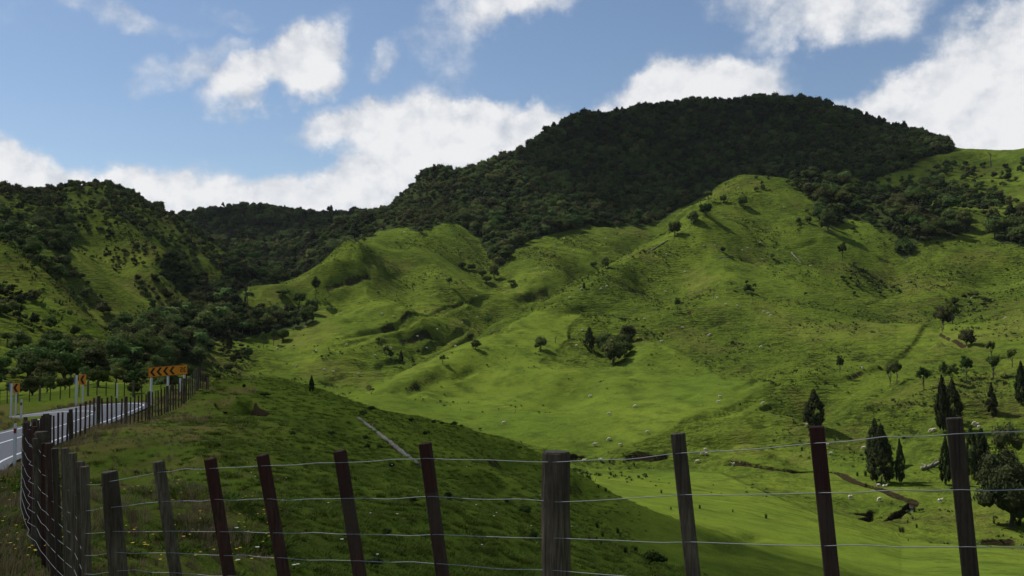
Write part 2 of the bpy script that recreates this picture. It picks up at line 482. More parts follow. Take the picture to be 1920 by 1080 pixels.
Z2 += hill * steep * rough * (2.2 * fbm(X2, Y2, 60, 3, 1) + 4.0 * (0.3 - np.abs(fbm(X2, Y2, 75, 3, 8))) + 1.9 * (0.3 - np.abs(fbm(X2, Y2, 24, 3, 9))))
Z2 += sstep(800, 900, R2) * (9.0 * (0.3 - np.abs(fbm(X2, Y2, 120, 3, 201))) + 6 * (0.3 - np.abs(fbm(X2, Y2, 55, 2, 202))))
Z2 += hill * rough * (0.62 * fbm(X2, Y2, 9, 4, 3) - 0.5 * np.clip(fbm(X2, Y2, 5, 3, 13) - .05, 0, 1) * sstep(-.2, .3, fbm(X2, Y2, 50, 3, 14)))
nearbank = sstep(6.5, 14, R2) * (1 - hill)
Z2 += nearbank * (0.28 * fbm(X2, Y2, 6.5, 4, 5) + 0.10 * fbm(X2, Y2, 1.6, 3, 6) * (R2 < 80))
Z2 += (1 - sstep(4, 14, R2)) * 0.035 * fbm(X2, Y2, 0.7, 3, 12)
# sheep terraces: little treads that follow the contour
patch = sstep(0.0, 0.35, fbm(X2, Y2, 42, 3, 31) + 0.18) * rough
zz = Z2 + 0.8 * fbm(X2, Y2, 14, 3, 41)
st = 2.1 + 0.5 * fbm(X2, Y2, 90, 2, 43)
fr = zz / st - np.floor(zz / st)
Z2 += hill * steep * patch * 0.85 * (sstep(0, 0.45, fr) * 0.9 - fr)
fr2 = (Z2 + 0.25 * fbm(X2, Y2, 5, 3, 47)) / 0.75
fr2 = fr2 - np.floor(fr2)
Z2 += sstep(18, 30, R2) * (1 - hill) * sstep(0.1, 0.3, sl0) * sstep(0.0, 0.4, fbm(X2, Y2, 14, 2, 48) + .1) * 0.2 * (sstep(0, 0.4, fr2) - fr2)


def zat(x, y):
    x, y = np.asarray(x, float), np.asarray(y, float)
    a = np.arctan2(x, y)
    a = np.where(a < AZ[0], a + 2 * np.pi, a)
    azl = np.r_[AZ, AZ[0] + 2 * np.pi]
    i, fa = lerp_idx(azl, a)
    i1 = (i + 1) % len(AZ)
    j, fs = lerp_idx(RS, np.hypot(x, y))
    return (Z2[i, j] * (1 - fa) + Z2[i1, j] * fa) * (1 - fs) + (Z2[i, j + 1] * (1 - fa) + Z2[i1, j + 1] * fa) * fs


def hit(u, v, rmin=3.0):
    """where the line of sight through a place in the photograph meets the ground"""
    a, te = ray(u, v)
    a = float(a)
    i, fa = lerp_idx(AZ, a if a >= AZ[0] else a + 2 * np.pi)
    i = int(i); fa = float(fa)
    z = Z2[i] * (1 - fa) + Z2[(i + 1) % len(AZ)] * fa
    p = (z - CAMZ) / RS - te
    k = np.nonzero((p >= 0) & (RS > rmin))[0]
    if not len(k): return None
    k = k[0]
    f = 0 if k == 0 else -p[k - 1] / max(1e-9, p[k] - p[k - 1])
    r = RS[k] if k == 0 or not 0 <= f <= 1 else RS[k - 1] + (RS[k] - RS[k - 1]) * f
    x, y = r * math.sin(a), r * math.cos(a)
    return x, y, float(CAMZ + te * r)


ROUGH = (rough * (0.35 + 0.65 * sstep(-.3, .3, fbm(X2, Y2, 70, 3, 66)))).astype(np.float32)
SOIL = np.zeros_like(Z2, dtype=np.float32)
WET = np.zeros_like(Z2, dtype=np.float32)


def polydist(P, maxd):
    """distance from grid points to the polyline P, signed side, and a box of the grid to work in"""
    P = np.array(P, float)[:, :2]
    m = (X2 > P[:, 0].min() - maxd) & (X2 < P[:, 0].max() + maxd) & (Y2 > P[:, 1].min() - maxd) & (Y2 < P[:, 1].max() + maxd)
    x, y = X2[m], Y2[m]
    best = np.full(x.shape, 1e9); along = np.zeros(x.shape)
    L = 0
    for a, b in zip(P[:-1], P[1:]):
        d = b - a; l2 = max((d ** 2).sum(), 1e-9)
        t = np.clip(((x - a[0]) * d[0] + (y - a[1]) * d[1]) / l2, 0, 1)
        q = np.hypot(x - a[0] - t * d[0], y - a[1] - t * d[1])
        w = q < best
        best[w] = q[w]; along[w] = L + t[w] * math.sqrt(l2)
        L += math.sqrt(l2)
    return m, x, y, best, along, L


def unbroken(P):
    """keep to one hillside: cut the line where the sight jumps over a ridge"""
    P = [p for p in P if p]
    best, cur = [], P[:1]
    for a, b in zip(P, P[1:]):
        ra, rb = math.hypot(a[0], a[1]), math.hypot(b[0], b[1])
        if abs(ra - rb) > 0.16 * max(ra, rb) + 1:
            if len(cur) > len(best): best = cur
            cur = []
        cur.append(b)
    return cur if len(cur) > len(best) else best


def carve(uvs, width, depth, soil=0.0, k=3, sharp=False, rmin=3.0):
    P = [hit(u, v, rmin) for u, v in uvs]
    P = unbroken(P)
    if len(P) < 2: return P
    P = dense(P, k)
    m, x, y, d, al, L = polydist(P, width * 4)
    d = d + width * 0.35 * fbm(x, y, width * 1.6, 3, 77)
    ends = sstep(0, width * 1.5, al) * sstep(0, width * 1.5, L - al)
    prof = (1 - sstep(0.75, 1.05, d / width)) if sharp else np.exp(-(d / width) ** 2)
    Z2[m] -= depth * prof * ends
    if soil:
        e = (1 - sstep(1.0, 1.5, d / width)) * soil * ends
        SOIL[m] = np.maximum(SOIL[m], e.astype(np.float32))
    return P


def bench(uvs, width, cut, soil=0.5, rmin=3.0, k=3):
    """a farm track cut into the slope: level tread, raw bank on the uphill side"""
    P = [hit(u, v, rmin) for u, v in uvs]
    P = unbroken(P)
    if len(P) < 2: return P
    P = dense(P, k)
    m, x, y, d, al, L = polydist(P, width * 3)
    j = np.clip(((al / L) * (len(P) - 1)), 0, len(P) - 1.001)
    ji = j.astype(int); f = j - ji
    zc = P[ji, 2] * (1 - f) + P[ji + 1, 2] * f
    w = (1 - sstep(width * 0.5, width * 0.85, d)) * sstep(0, 6, al) * sstep(0, 6, L - al)
    z = Z2[m]
    Z2[m] = z + np.clip((zc - z) * 0.85, -1.5, 1.1) * w
    bank = sstep(0.3, 0.55, d / width) * (1 - sstep(0.85, 1.05, d / width)) * (z > zc + 0.25) * sstep(-.1, .3, fbm(x, y, 9, 3, 61))
    SOIL[m] = np.maximum(SOIL[m], (bank * soil).astype(np.float32))
    return P


# hollows and spurs of the hill faces (a negative depth raises a spur)
carve([(1120, 503), (1065, 533), (1000, 568), (920, 602), (870, 630), (815, 660), (760, 684)], 15, 6, rmin=330)
carve([(1620, 440), (1650, 520), (1700, 580), (1745, 612)], 34, 10)
carve([(1310, 440), (1290, 520), (1262, 590)], 18, 4)
carve([(1480, 470), (1490, 520), (1500, 600), (1480, 660)], 26, 5)
carve([(1860, 470), (1900, 540), (1880, 580)], 22, 6)
carve([(1400, 345), (1380, 420), (1360, 500), (1330, 580), (1300, 630)], 20, -5)
carve([(1450, 350), (1540, 450), (1620, 555), (1690, 620)], 20, -5)
carve([(1260, 640), (1195, 672), (1140, 700), (1070, 745)], 15, -5)
carve([(1160, 585), (1090, 622), (1000, 690), (930, 745)], 15, -4)
carve([(700, 455), (690, 520), (700, 580), (740, 630)], 20, -8)
carve([(780, 445), (800, 500), (860, 560), (900, 585)], 18, -7)
carve([(640, 500), (630, 560), (610, 610)], 17, 2)
carve([(760, 470), (750, 540), (790, 590)], 14, 4)
carve([(560, 560), (600, 610), (660, 660), (700, 690)], 14, -3)
carve([(500, 620), (540, 670), (600, 715)], 12, 3)
carve([(135, 395), (200, 425), (250, 470), (300, 540), (325, 585)], 22, -12, rmin=330)
carve([(170, 430), (220, 500), (250, 560)], 16, 6, rmin=330)
carve([(1000, 470), (1050, 500), (1080, 530)], 14, -4, rmin=500)
# gullies
carve([(1180, 612), (1160, 650), (1135, 690), (1100, 712), (1060, 745), (1020, 775)], 9, 3.2)
carve([(1195, 445), (1165, 480), (1125, 516)], 9, 3, rmin=500)
carve([(895, 450), (920, 490), (935, 515), (965, 548)], 9, 4, rmin=500)
carve([(845, 480), (880, 505), (915, 530), (955, 552)], 8, 3, rmin=500)
carve([(975, 556), (1040, 545), (1100, 530)], 4, 2.2, .5, rmin=500)
carve([(960, 566), (1010, 550), (1060, 541), (1110, 522)], 3, 1.6, .4, rmin=500)
carve([(1890, 490), (1830, 540), (1775, 600), (1800, 640), (1860, 668)], 10, 3.5)
carve([(1700, 450), (1690, 490), (1640, 560)], 9, 2.5)
carve([(100, 500), (150, 550), (200, 600), (250, 640), (290, 660)], 14, 6, rmin=330)
carve([(300, 480), (330, 520), (370, 555), (400, 580)], 12, 5, rmin=330)
# tracks and slips
for t in [
    ([(1160, 578), (1180, 598), (1215, 606), (1240, 625), (1262, 645), (1300, 662), (1350, 682), (1400, 700), (1450, 715), (1510, 722)], 7, 1),
    ([(1510, 724), (1560, 722), (1620, 705), (1680, 685), (1720, 655), (1742, 625), (1760, 606)], 6, .7),
    ([(1760, 606), (1810, 608), (1860, 592), (1925, 575)], 5, .8),
    ([(1740, 625), (1790, 645), (1840, 658), (1930, 668)], 4, .8),
    ([(640, 640), (700, 625), (760, 605), (810, 590), (880, 570)], 4, .6),
    ([(600, 660), (660, 645), (720, 628)], 4, .5),
    ([(700, 700), (760, 680), (810, 655), (880, 622)], 4, .5),
    ([(590, 640), (640, 660), (700, 680)], 4, .4),
    ([(1270, 800), (1330, 785), (1390, 768), (1440, 752)], 2.5, .5),
    ([(1640, 700), (1600, 716), (1560, 726)], 4, .8),
]:
    bench(t[0], t[1] * 1.0, 0, t[2])
carve([(1390, 688), (1420, 698), (1455, 710)], 2.2, 1.3, 1)
carve([(1228, 617), (1238, 628)], 3, 1.2, 1)
# creek beds on the valley floor
CREEK1 = carve([(1358, 869), (1400, 871), (1440, 878), (1480, 884), (1528, 884), (1570, 888), (1600, 903), (1640, 915), (1668, 925), (1690, 934), (1712, 942), (1700, 955), (1672, 965), (1640, 972), (1618, 976)], 1.15, 1.6, .75, 5, True)
CREEK2 = carve([(1810, 1013), (1850, 1016), (1890, 1016), (1950, 1018)], 3.2, 1.5, .9, 5, True)
carve([(1625, 972), (1650, 968), (1680, 966)], 3.5, 1.5, .8, 5, True)
carve([(1030, 862), (1075, 858), (1105, 856)], 1.3, .9, .8, 4, True, rmin=150)
carve([(1168, 862), (1200, 857), (1232, 860), (1262, 852)], 1.4, 1.0, .7, 4, True)
carve([(1240, 846), (1290, 838), (1340, 835), (1400, 828), (1450, 822)], 2.2, 1.1, .25, 4)
carve([(1490, 822), (1560, 815), (1640, 812), (1720, 808), (1800, 808)], 2.2, .8, .45, 4)
carve([(1650, 760), (1700, 757), (1760, 742), (1830, 730), (1900, 722)], 4, 1.2, .4, 4)
carve([(1760, 872), (1800, 868)], 2, .6, .5)
carve([(720, 735), (760, 728), (810, 712), (850, 698)], 3.2, 1.5, .5, 4)
carve([(665, 733), (690, 732)], 3, .8, .8)
carve([(520, 712), (580, 722), (640, 712)], 2.5, 1, .4, rmin=150)
# slips on the shaded knoll
carve([(436, 750), (448, 762), (462, 772), (476, 780)], 0.85, 1.3, 1, 5, True)
carve([(402, 746), (425, 750), (440, 753)], 0.5, 0.35, .9, 5)
for u, v, w, L in [(855, 885, .9, 26), (905, 900, .9, 24), (915, 918, .8, 20), (1090, 925, 1.2, 30), (1110, 912, 1.2, 20), (560, 836, .5, 22), (600, 870, .6, 22), (800, 890, .5, 16), (700, 905, .4, 14), (640, 800, .5, 22), (575, 798, .5, 20), (300, 830, .3, 26), (230, 870, .25, 16), (345, 835, .3, 14), (930, 868, .7, 20), (965, 880, .7, 22),
                   (1000, 925, .8, 18), (890, 870, .8, 18), (1400, 1010, 1, 24), (1370, 1030, 1, 20)]:
    carve([(u - L, v + 4), (u, v), (u + L, v - 7)], w, w * .45, .55, 4)
# scattered little slips on the lit hillsides
rs2 = random.Random(5)
for k in range(120):
    u, v = rs2.uniform(580, 1900), rs2.uniform(440, 820)
    if abs(u - 1080) < 150 and v > 680: continue
    L = rs2.uniform(10, 34)
    s = rs2.choice((-1, 1)) * rs2.uniform(.05, .45)
    if hit(u, v) is None or math.hypot(*hit(u, v)[:2]) < 150: continue
    carve([(u - L, v - L * s), (u, v + rs2.uniform(-3, 3)), (u + L, v + L * s)], rs2.uniform(1.4, 2.6), rs2.uniform(.7, 1.5), rs2.choice((0, .2, .35, .6)), 3, rmin=150)

# the road bed
Cc = (RR + RL) / 2
halfw = np.hypot(RR[:, 0] - RL[:, 0], RR[:, 1] - RL[:, 1]) / 2
m = (R2 < 130)
x, y = X2[m], Y2[m]
best = np.full(x.shape, 1e9); zr = np.zeros(x.shape); hw = np.ones(x.shape)
for k in range(len(Cc) - 1):
    a, b = Cc[k], Cc[k + 1]
    d = (b - a)[:2]; l2 = (d ** 2).sum()
    t = np.clip(((x - a[0]) * d[0] + (y - a[1]) * d[1]) / l2, 0, 1)
    px, py = a[0] + t * d[0], a[1] + t * d[1]
    q = np.hypot(x - px, y - py)
    w = q < best
    h_ = halfw[k] * (1 - t) + halfw[k + 1] * t
    rv = RR[k] * (1 - t[:, None]) + RR[k + 1] * t[:, None]
    lv = RL[k] * (1 - t[:, None]) + RL[k + 1] * t[:, None]
    e = rv[:, :2] - lv[:, :2]
    c = np.clip(((x - lv[:, 0]) * e[:, 0] + (y - lv[:, 1]) * e[:, 1]) / np.maximum((e ** 2).sum(1), 1e-6), 0, 1)
    zz_ = lv[:, 2] + (rv[:, 2] - lv[:, 2]) * c
    best[w] = q[w]; zr[w] = zz_[w]; hw[w] = h_[w]
out = best - hw
w = 1 - sstep(0.15, 1.4, out)
bump_ = 0.1 * np.exp(-((out - 1.0) / .7) ** 2)
Z2[m] = Z2[m] * (1 - w) + (zr - 0.05 - 0.03 * (out < 0)) * w + bump_ * fbm(x, y, 1.0, 3, 4)
_, slx = gradmag(Z2)
for _k in range(2):
    slx = (slx + np.roll(slx, 1, 1) + np.roll(slx, -1, 1) + np.roll(slx, 1, 0) + np.roll(slx, -1, 0)) / 5
SOIL *= sstep(.5, 1.0, slx).astype(np.float32)
ROADD = np.full(Z2.shape, 99.0, dtype=np.float32); ROADD[m] = out


# ------------------------------------------------------------------ what grows where
def region(verts):
    """outline given in the photograph, or as ('r', u, distance); kept as heading and log distance"""
    P = []
    for q in verts:
        if q[0] == 'r':
            P.append((float(ray(q[1], 540)[0]), math.log(q[2])))
        else:
            h = hit(*q)
            if h: P.append((math.atan2(h[0], h[1]), math.log(math.hypot(h[0], h[1]))))
    return np.array(P)


def inside(P, a, s):
    r = np.zeros(a.shape, bool)
    j = len(P) - 1
    for i in range(len(P)):
        (x1, y1), (x2, y2) = P[i], P[j]
        c = ((y1 > s) != (y2 > s)) & (a < (x2 - x1) * (s - y1) / (y2 - y1 + 1e-12) + x1)
        r ^= c
        j = i
    return r


FR = {
    'mountain': (region([(690, 438), (740, 431), (790, 436), (830, 419), (868, 421), (893, 446), (914, 478), (934, 502), (962, 478), (1000, 450), (1050, 436), (1100, 424), (1150, 428), (1190, 425), ('r', 1240, 835), ('r', 1300, 860), ('r', 1420, 870), ('r', 1560, 835), (1660, 330), (1700, 318), (1735, 298), (1783, 286), ('r', 1790, 1500), ('r', 690, 1500)]), .97),
    'wedge': (region([('r', 700, 760), ('r', 650, 700), ('r', 600, 680), ('r', 540, 655), ('r', 470, 650), ('r', 395, 640), ('r', 440, 760), ('r', 465, 900), ('r', 700, 1000)]), .95),
    'far hill': (region([('r', 250, 950), ('r', 470, 830), ('r', 720, 900), ('r', 720, 1700), ('r', 100, 1700), ('r', 150, 1050)]), .97),
    'left top': (region([(-60, 385), (0, 380), (50, 400), (95, 398), (150, 392), (200, 408), (250, 425), (290, 440), (320, 470), (345, 505), (385, 490), (420, 505), (440, 500), ('r', 470, 800), ('r', 330, 1100), ('r', -200, 1000)]), .5),
    'left clump': (region([(95, 402), (128, 400), (135, 440), (128, 480), (95, 470), (60, 440), (70, 410)]), .9),
    'left gully': (region([(0, 400), (60, 430), (110, 470), (170, 540), (225, 590), (262, 640), (240, 655), (205, 612), (160, 570), (110, 522), (50, 480), (0, 445)]), .52),
    'middle gully': (region([(300, 492), (350, 505), (400, 532), (455, 540), (425, 560), (360, 560), (315, 525)]), .8),
    'bush block': (region([(330, 590), (395, 562), (440, 566), (500, 586), (555, 584), (585, 582), (587, 604), (550, 618), (480, 630), (400, 640), (388, 662), (382, 688), (330, 694), (250, 690), (205, 688), (235, 652), (275, 612)]), .9),
    'near left': (region([(0, 645), (45, 600), (90, 640), (130, 622), (195, 645), (235, 690), (200, 712), (130, 705), (60, 715), (0, 700)]), .36),
    'road side': (region([(-60, 738), (-60, 700), (0, 700), (130, 700), (230, 703), (330, 710), (345, 726), (200, 738), (60, 746)]), .1),
    'right spur': (region([(1480, 340), (1560, 346), (1640, 368), (1720, 384), (1795, 408), (1822, 438), (1780, 446), (1730, 455), (1705, 488), (1680, 480), (1690, 445), (1640, 425), (1592, 404), (1570, 432), (1530, 415), (1535, 385), (1500, 360)]), .72),
    'right saddle': (region([(1655, 352), (1760, 342), (1820, 360), (1885, 372), (1862, 392), (1790, 386), (1720, 378), (1655, 368)]), .6),
    'right upper': (region([(1640, 340), (1700, 322), (1790, 302), (1920, 300), (1990, 300), (1990, 400), (1850, 415), (1780, 400), (1680, 380)]), .3),
    'right edge': (region([(1848, 424), (1920, 402), (2000, 400), (2000, 470), (1920, 466), (1862, 452)]), .8),
}
S2 = np.log(R2)
FOREST = np.zeros(Z2.shape, np.float32)
wob_a = 0.006 * fbm(X2, Y2, 30, 3, 91); wob_s = 0.012 * fbm(X2, Y2, 30, 3, 92)
sel = inview & (R2 > 100)
sel = np.broadcast_to(sel, Z2.shape) if sel.shape != Z2.shape else sel
for P, dens in FR.values():
    FOREST[sel] = np.maximum(FOREST[sel], inside(P, (AZW[:, None] + wob_a)[sel], (S2 + wob_s)[sel]) * dens)
FOREST[(~np.broadcast_to(inview, Z2.shape)) & (R2 > 500)] = .5
U2, V2 = project(X2, Y2, Z2)
# brown seed-heads and rank grass: road verge, the knoll near the fence, left hills
DRY = np.zeros(Z2.shape, np.float32)
DRY += sstep(75, 30, R2) * sstep(700, 200, U2) * sstep(-.35, .4, fbm(X2, Y2, 5, 4, 51) + .1)
DRY += 0.6 * sstep(14, 8, R2)
DRY += np.exp(-((ROADD - 1.5) / 1.3) ** 2) * .9
DRY += 0.35 * (R2 > 150) * sstep(520, 380, U2) * sstep(-.3, .4, fbm(X2, Y2, 60, 4, 52))
DRY += 0.5 * (R2 > 150) * sstep(0.1, .5, fbm(X2, Y2, 25, 4, 53)) * (1 - smoothspur)
DRY = np.where((ROADD > 0) & (ROADD < 5.5) & (R2 > 3), np.maximum(DRY, .45 + .55 * sstep(-.25, .2, fbm(X2, Y2, 1.8, 3, 55))), DRY)
DRY = np.clip(DRY, 0, 1)


def zsl(x, y):
    e = 2.0
    return (zat(x + e, y) - zat(x - e, y)) / (2 * e), (zat(x, y + e) - zat(x, y - e)) / (2 * e)


# ------------------------------------------------------------------ materials
def new_mat(name):
    m = bpy.data.materials.new(name)
    m.use_nodes = True
    m.node_tree.nodes.clear()
    return m, m.node_tree


def finish(nt, color, rough=0.8, spec=0.25, bump=None, **kw):
    p = N(nt, 'ShaderNodeBsdfPrincipled', {'Base Color': color if isinstance(color, bpy.types.NodeSocket) else (*color, 1), 'Roughness': rough, 'Specular IOR Level': spec})
    for k, v in kw.items():
        s = p.inputs[k]
        if isinstance(v, bpy.types.NodeSocket): nt.links.new(v, s)
        else: s.default_value = v
    if bump is not None: nt.links.new(bump, p.inputs['Normal'])
    N(nt, 'ShaderNodeOutputMaterial', {'Surface': p.outputs[0]})
    return p


def ground_mat():
    m, nt = new_mat('pasture')
    geo = N(nt, 'ShaderNodeNewGeometry')
    pos = geo.outputs['Position']
    sep = N(nt, 'ShaderNodeSeparateXYZ', {0: pos})
    at = lambda nme: N(nt, 'ShaderNodeAttribute', attribute_name=nme).outputs['Fac']
    forest, dry, soil, rgh = at('forest'), at('dry'), at('soil'), at('rough')
    flat = N(nt, 'ShaderNodeVectorMath', {0: pos, 1: (1, 1, 2.5)}, operation='MULTIPLY').outputs[0]
    big = noise(nt, pos, 0.018, 5, 0.6)
    mid_ = noise(nt, pos, 0.13, 6, 0.65)
    fine = noise(nt, flat, 0.9, 6, 0.7)
    tiny = noise(nt, pos, 7.0, 5, 0.7)
    c = mixc(nt, ramp(nt, big, .35, .65), (0.084, 0.124, 0.0165), (0.118, 0.156, 0.0200))
    c = mixc(nt, ramp(nt, mid_, .42, .72), c, (0.052, 0.078, 0.013))
    c = mixc(nt, math_(nt, 'MULTIPLY', ramp(nt, fine, .42, .7), math_(nt, 'MULTIPLY_ADD', rgh, .6, .15)), c, (0.036, 0.050, 0.010))
    c = mixc(nt, math_(nt, 'MULTIPLY', ramp(nt, tiny, .45, .7), .45), c, (0.040, 0.066, 0.008))
    # rank tufts, broken turf and terrace shadow put into colour as short level streaks
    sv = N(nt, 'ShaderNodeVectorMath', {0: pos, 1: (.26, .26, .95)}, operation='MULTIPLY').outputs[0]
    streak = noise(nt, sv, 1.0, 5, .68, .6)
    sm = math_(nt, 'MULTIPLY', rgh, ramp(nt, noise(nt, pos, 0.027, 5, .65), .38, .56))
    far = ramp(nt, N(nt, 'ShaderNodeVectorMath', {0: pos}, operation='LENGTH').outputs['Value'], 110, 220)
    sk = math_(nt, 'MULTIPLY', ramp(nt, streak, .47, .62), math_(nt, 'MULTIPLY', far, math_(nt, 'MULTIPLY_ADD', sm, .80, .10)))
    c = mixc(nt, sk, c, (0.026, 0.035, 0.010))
    dn = noise(nt, flat, 0.35, 6, 0.7)
    c = mixc(nt, math_(nt, 'MULTIPLY', dry, ramp(nt, dn, .38, .66), clamp=True), c, (0.125, 0.098, 0.035))
    c = mixc(nt, ramp(nt, math_(nt, 'ADD', soil, math_(nt, 'MULTIPLY', fine, .9)), .80, 1.10), c, (0.030, 0.024, 0.013))
    fo = math_(nt, 'ADD', forest, math_(nt, 'MULTIPLY_ADD', mid_, .6, -.3))
    c = mixc(nt, ramp(nt, fo, .35, .8), c, (0.030, 0.042, 0.014))
    # turf relief: clumps, and narrow treads that keep level along the slope
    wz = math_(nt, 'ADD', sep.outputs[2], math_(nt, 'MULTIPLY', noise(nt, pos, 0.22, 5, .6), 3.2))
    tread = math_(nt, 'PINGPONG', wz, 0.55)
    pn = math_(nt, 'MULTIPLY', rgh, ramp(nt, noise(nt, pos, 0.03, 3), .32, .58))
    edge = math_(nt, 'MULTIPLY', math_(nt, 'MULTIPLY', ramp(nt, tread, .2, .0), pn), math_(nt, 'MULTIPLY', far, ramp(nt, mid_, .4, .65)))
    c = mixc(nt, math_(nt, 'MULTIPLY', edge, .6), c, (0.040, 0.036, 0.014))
    h = math_(nt, 'MULTIPLY', math_(nt, 'MULTIPLY', tread, far), math_(nt, 'MULTIPLY', pn, 1.7))
    h = math_(nt, 'ADD', h, math_(nt, 'MULTIPLY', fine, math_(nt, 'MULTIPLY_ADD', math_(nt, 'MULTIPLY', far, rgh), 1.5, 0.22)))
    h = math_(nt, 'ADD', h, math_(nt, 'MULTIPLY', tiny, .06))
    h = math_(nt, 'ADD', h, math_(nt, 'MULTIPLY', streak, math_(nt, 'MULTIPLY', far, math_(nt, 'MULTIPLY_ADD', sm, 3.4, .8))))
    b = N(nt, 'ShaderNodeBump', {'Height': h, 'Strength': 0.75, 'Distance': 1.0})
    finish(nt, c, 1.0, 0.0, b.outputs[0])
    return m


def build_terrain():
    na, nr = Z2.shape
    V = np.stack([X2, Y2, Z2], -1).reshape(-1, 3)
    i = np.arange(na)[:, None]; j = np.arange(nr - 1)[None, :]
    i1 = (i + 1) % na
    Fq = np.stack([i * nr + j, i1 * nr + j, i1 * nr + j + 1, i * nr + j + 1], -1).reshape(-1, 4)[:, ::-1]
    cen = len(V)
    V = np.vstack([V, [[0, 0, float(Z2[:, 0].mean())]]])
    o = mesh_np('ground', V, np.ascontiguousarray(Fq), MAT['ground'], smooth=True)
    # the small hole under the viewer
    tag(o, kind='structure')
    me = o.data
    for nme, arr in (('forest', FOREST), ('dry', DRY), ('soil', SOIL), ('rough', ROUGH)):
        a = me.attributes.new(nme, 'FLOAT', 'POINT')
        a.data.foreach_set('value', np.r_[arr.ravel(), 0].astype(np.float32))
    return o


MAT = {}
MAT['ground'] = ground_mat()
build_terrain()

# ------------------------------------------------------------------ more materials


def foliage_mat(name, dark, light, trans=0.22, hue=0.03):
    m, nt = new_mat(name)
    oi = N(nt, 'ShaderNodeObjectInfo')
    geo = N(nt, 'ShaderNodeNewGeometry')
    tc = N(nt, 'ShaderNodeTexCoord')
    nn = noise(nt, tc.outputs['Object'], 0.9, 3, .6)
    rp = geo.outputs['Random Per Island']
    f = math_(nt, 'ADD', math_(nt, 'MULTIPLY', rp, .45), math_(nt, 'MULTIPLY_ADD', nn, 1.0, -.2), clamp=True)
    c = mixc(nt, f, dark, light)
    hs = N(nt, 'ShaderNodeHueSaturation', {'Hue': math_(nt, 'MULTIPLY_ADD', oi.outputs['Random'], hue * 2, .5 - hue), 'Saturation': 1.0, 'Value': math_(nt, 'MULTIPLY_ADD', math_(nt, 'FRACT', math_(nt, 'MULTIPLY', oi.outputs['Random'], 7.3)), .75, .62), 'Color': c}).outputs[0]
    p = N(nt, 'ShaderNodeBsdfPrincipled', {'Base Color': hs, 'Roughness': 0.8, 'Specular IOR Level': 0.04})
    t = N(nt, 'ShaderNodeBsdfTranslucent', {'Color': hs})
    mx = N(nt, 'ShaderNodeMixShader', {0: trans, 1: p.outputs[0], 2: t.outputs[0]})
    N(nt, 'ShaderNodeOutputMaterial', {'Surface': mx.outputs[0]})
    return m


def wood_mat(name, a, b, c, scale=1.0, stain=0.5):
    m, nt = new_mat(name)
    tc = N(nt, 'ShaderNodeTexCoord')
    oi = N(nt, 'ShaderNodeObjectInfo')
    v = N(nt, 'ShaderNodeVectorMath', {0: tc.outputs['Object'], 1: (oi.outputs['Random'])}, operation='ADD').outputs[0]
    g1 = N(nt, 'ShaderNodeVectorMath', {0: v, 1: (55 * scale, 55 * scale, 3 * scale)}, operation='MULTIPLY').outputs[0]
    grain = noise(nt, g1, 1.0, 5, .7, 1.0)
    blot = noise(nt, v, 3.5 * scale, 4, .6)
    col = mixc(nt, ramp(nt, grain, .3, .7), a, b)
    col = mixc(nt, math_(nt, 'MULTIPLY', ramp(nt, math_(nt, 'ADD', math_(nt, 'MULTIPLY', blot, .8), math_(nt, 'MULTIPLY', oi.outputs['Random'], .35)), .45, .75), stain), col, c)
    bp = N(nt, 'ShaderNodeBump', {'Height': grain, 'Strength': .9, 'Distance': .02})
    finish(nt, col, .85, .2, bp.outputs[0])
    return m


def plain(name, col, rough=.6, spec=.3, var=.12, scale=8, metal=0.0):
    m, nt = new_mat(name)
    tc = N(nt, 'ShaderNodeTexCoord')
    nn = noise(nt, tc.outputs['Object'], scale, 5, .65)
    c = mixc(nt, nn, tuple(k * (1 - var * 2) for k in col), tuple(min(1, k * (1 + var)) for k in col))
    finish(nt, c, rough, spec, Metallic=metal)
    return m


MAT['bush'] = foliage_mat('bush_foliage', (0.026, 0.044, 0.011), (0.080, 0.118, 0.026))
MAT['bush_light'] = foliage_mat('pale_foliage', (0.046, 0.070, 0.019), (0.115, 0.150, 0.042), .28)
MAT['bush_olive'] = foliage_mat('olive_foliage', (0.040, 0.046, 0.016), (0.092, 0.098, 0.032), .2, .02)
MAT['dark'] = foliage_mat('conifer_foliage', (0.016, 0.022, 0.009), (0.042, 0.053, 0.019), .1, .015)
MAT['fern'] = foliage_mat('fern_foliage', (0.045, 0.085, 0.018), (0.10, 0.16, 0.04), .3, .02)
MAT['rush'] = foliage_mat('rush_foliage', (0.018, 0.034, 0.010), (0.05, 0.075, 0.022), .15, .02)
MAT['grass'] = foliage_mat('grass_blades', (0.060, 0.092, 0.012), (0.110, 0.150, 0.022), .35, .02)
MAT['drygrass'] = foliage_mat('dry_grass_blades', (0.110, 0.092, 0.040), (0.30, 0.245, 0.125), .3, .02)
MAT['bark'] = wood_mat('bark', (0.045, 0.038, 0.030), (0.10, 0.09, 0.075), (0.03, 0.028, 0.022), .25)
MAT['deadwood'] = wood_mat('weathered_log', (0.09, 0.082, 0.070), (0.22, 0.205, 0.18), (0.05, 0.034, 0.025), .15, .8)
MAT['post'] = wood_mat('grey_post_wood', (0.052, 0.040, 0.025), (0.200, 0.160, 0.108), (0.028, 0.019, 0.012), 1, .7)
MAT['batten'] = wood_mat('red_batten_wood', (0.034, 0.014, 0.010), (0.088, 0.040, 0.028), (0.075, 0.055, 0.040), 1, .75)
MAT['endgrain'] = wood_mat('end_grain', (0.10, 0.09, 0.065), (0.19, 0.17, 0.13), (0.07, 0.065, 0.045), 1, .5)
MAT['redtop'] = wood_mat('painted_red_top', (0.045, 0.014, 0.010), (0.070, 0.024, 0.018), (0.04, 0.026, 0.02), 1, .5)
MAT['wire'] = plain('galvanised_wire', (0.30, 0.31, 0.31), .5, .5, .15, 30, .6)
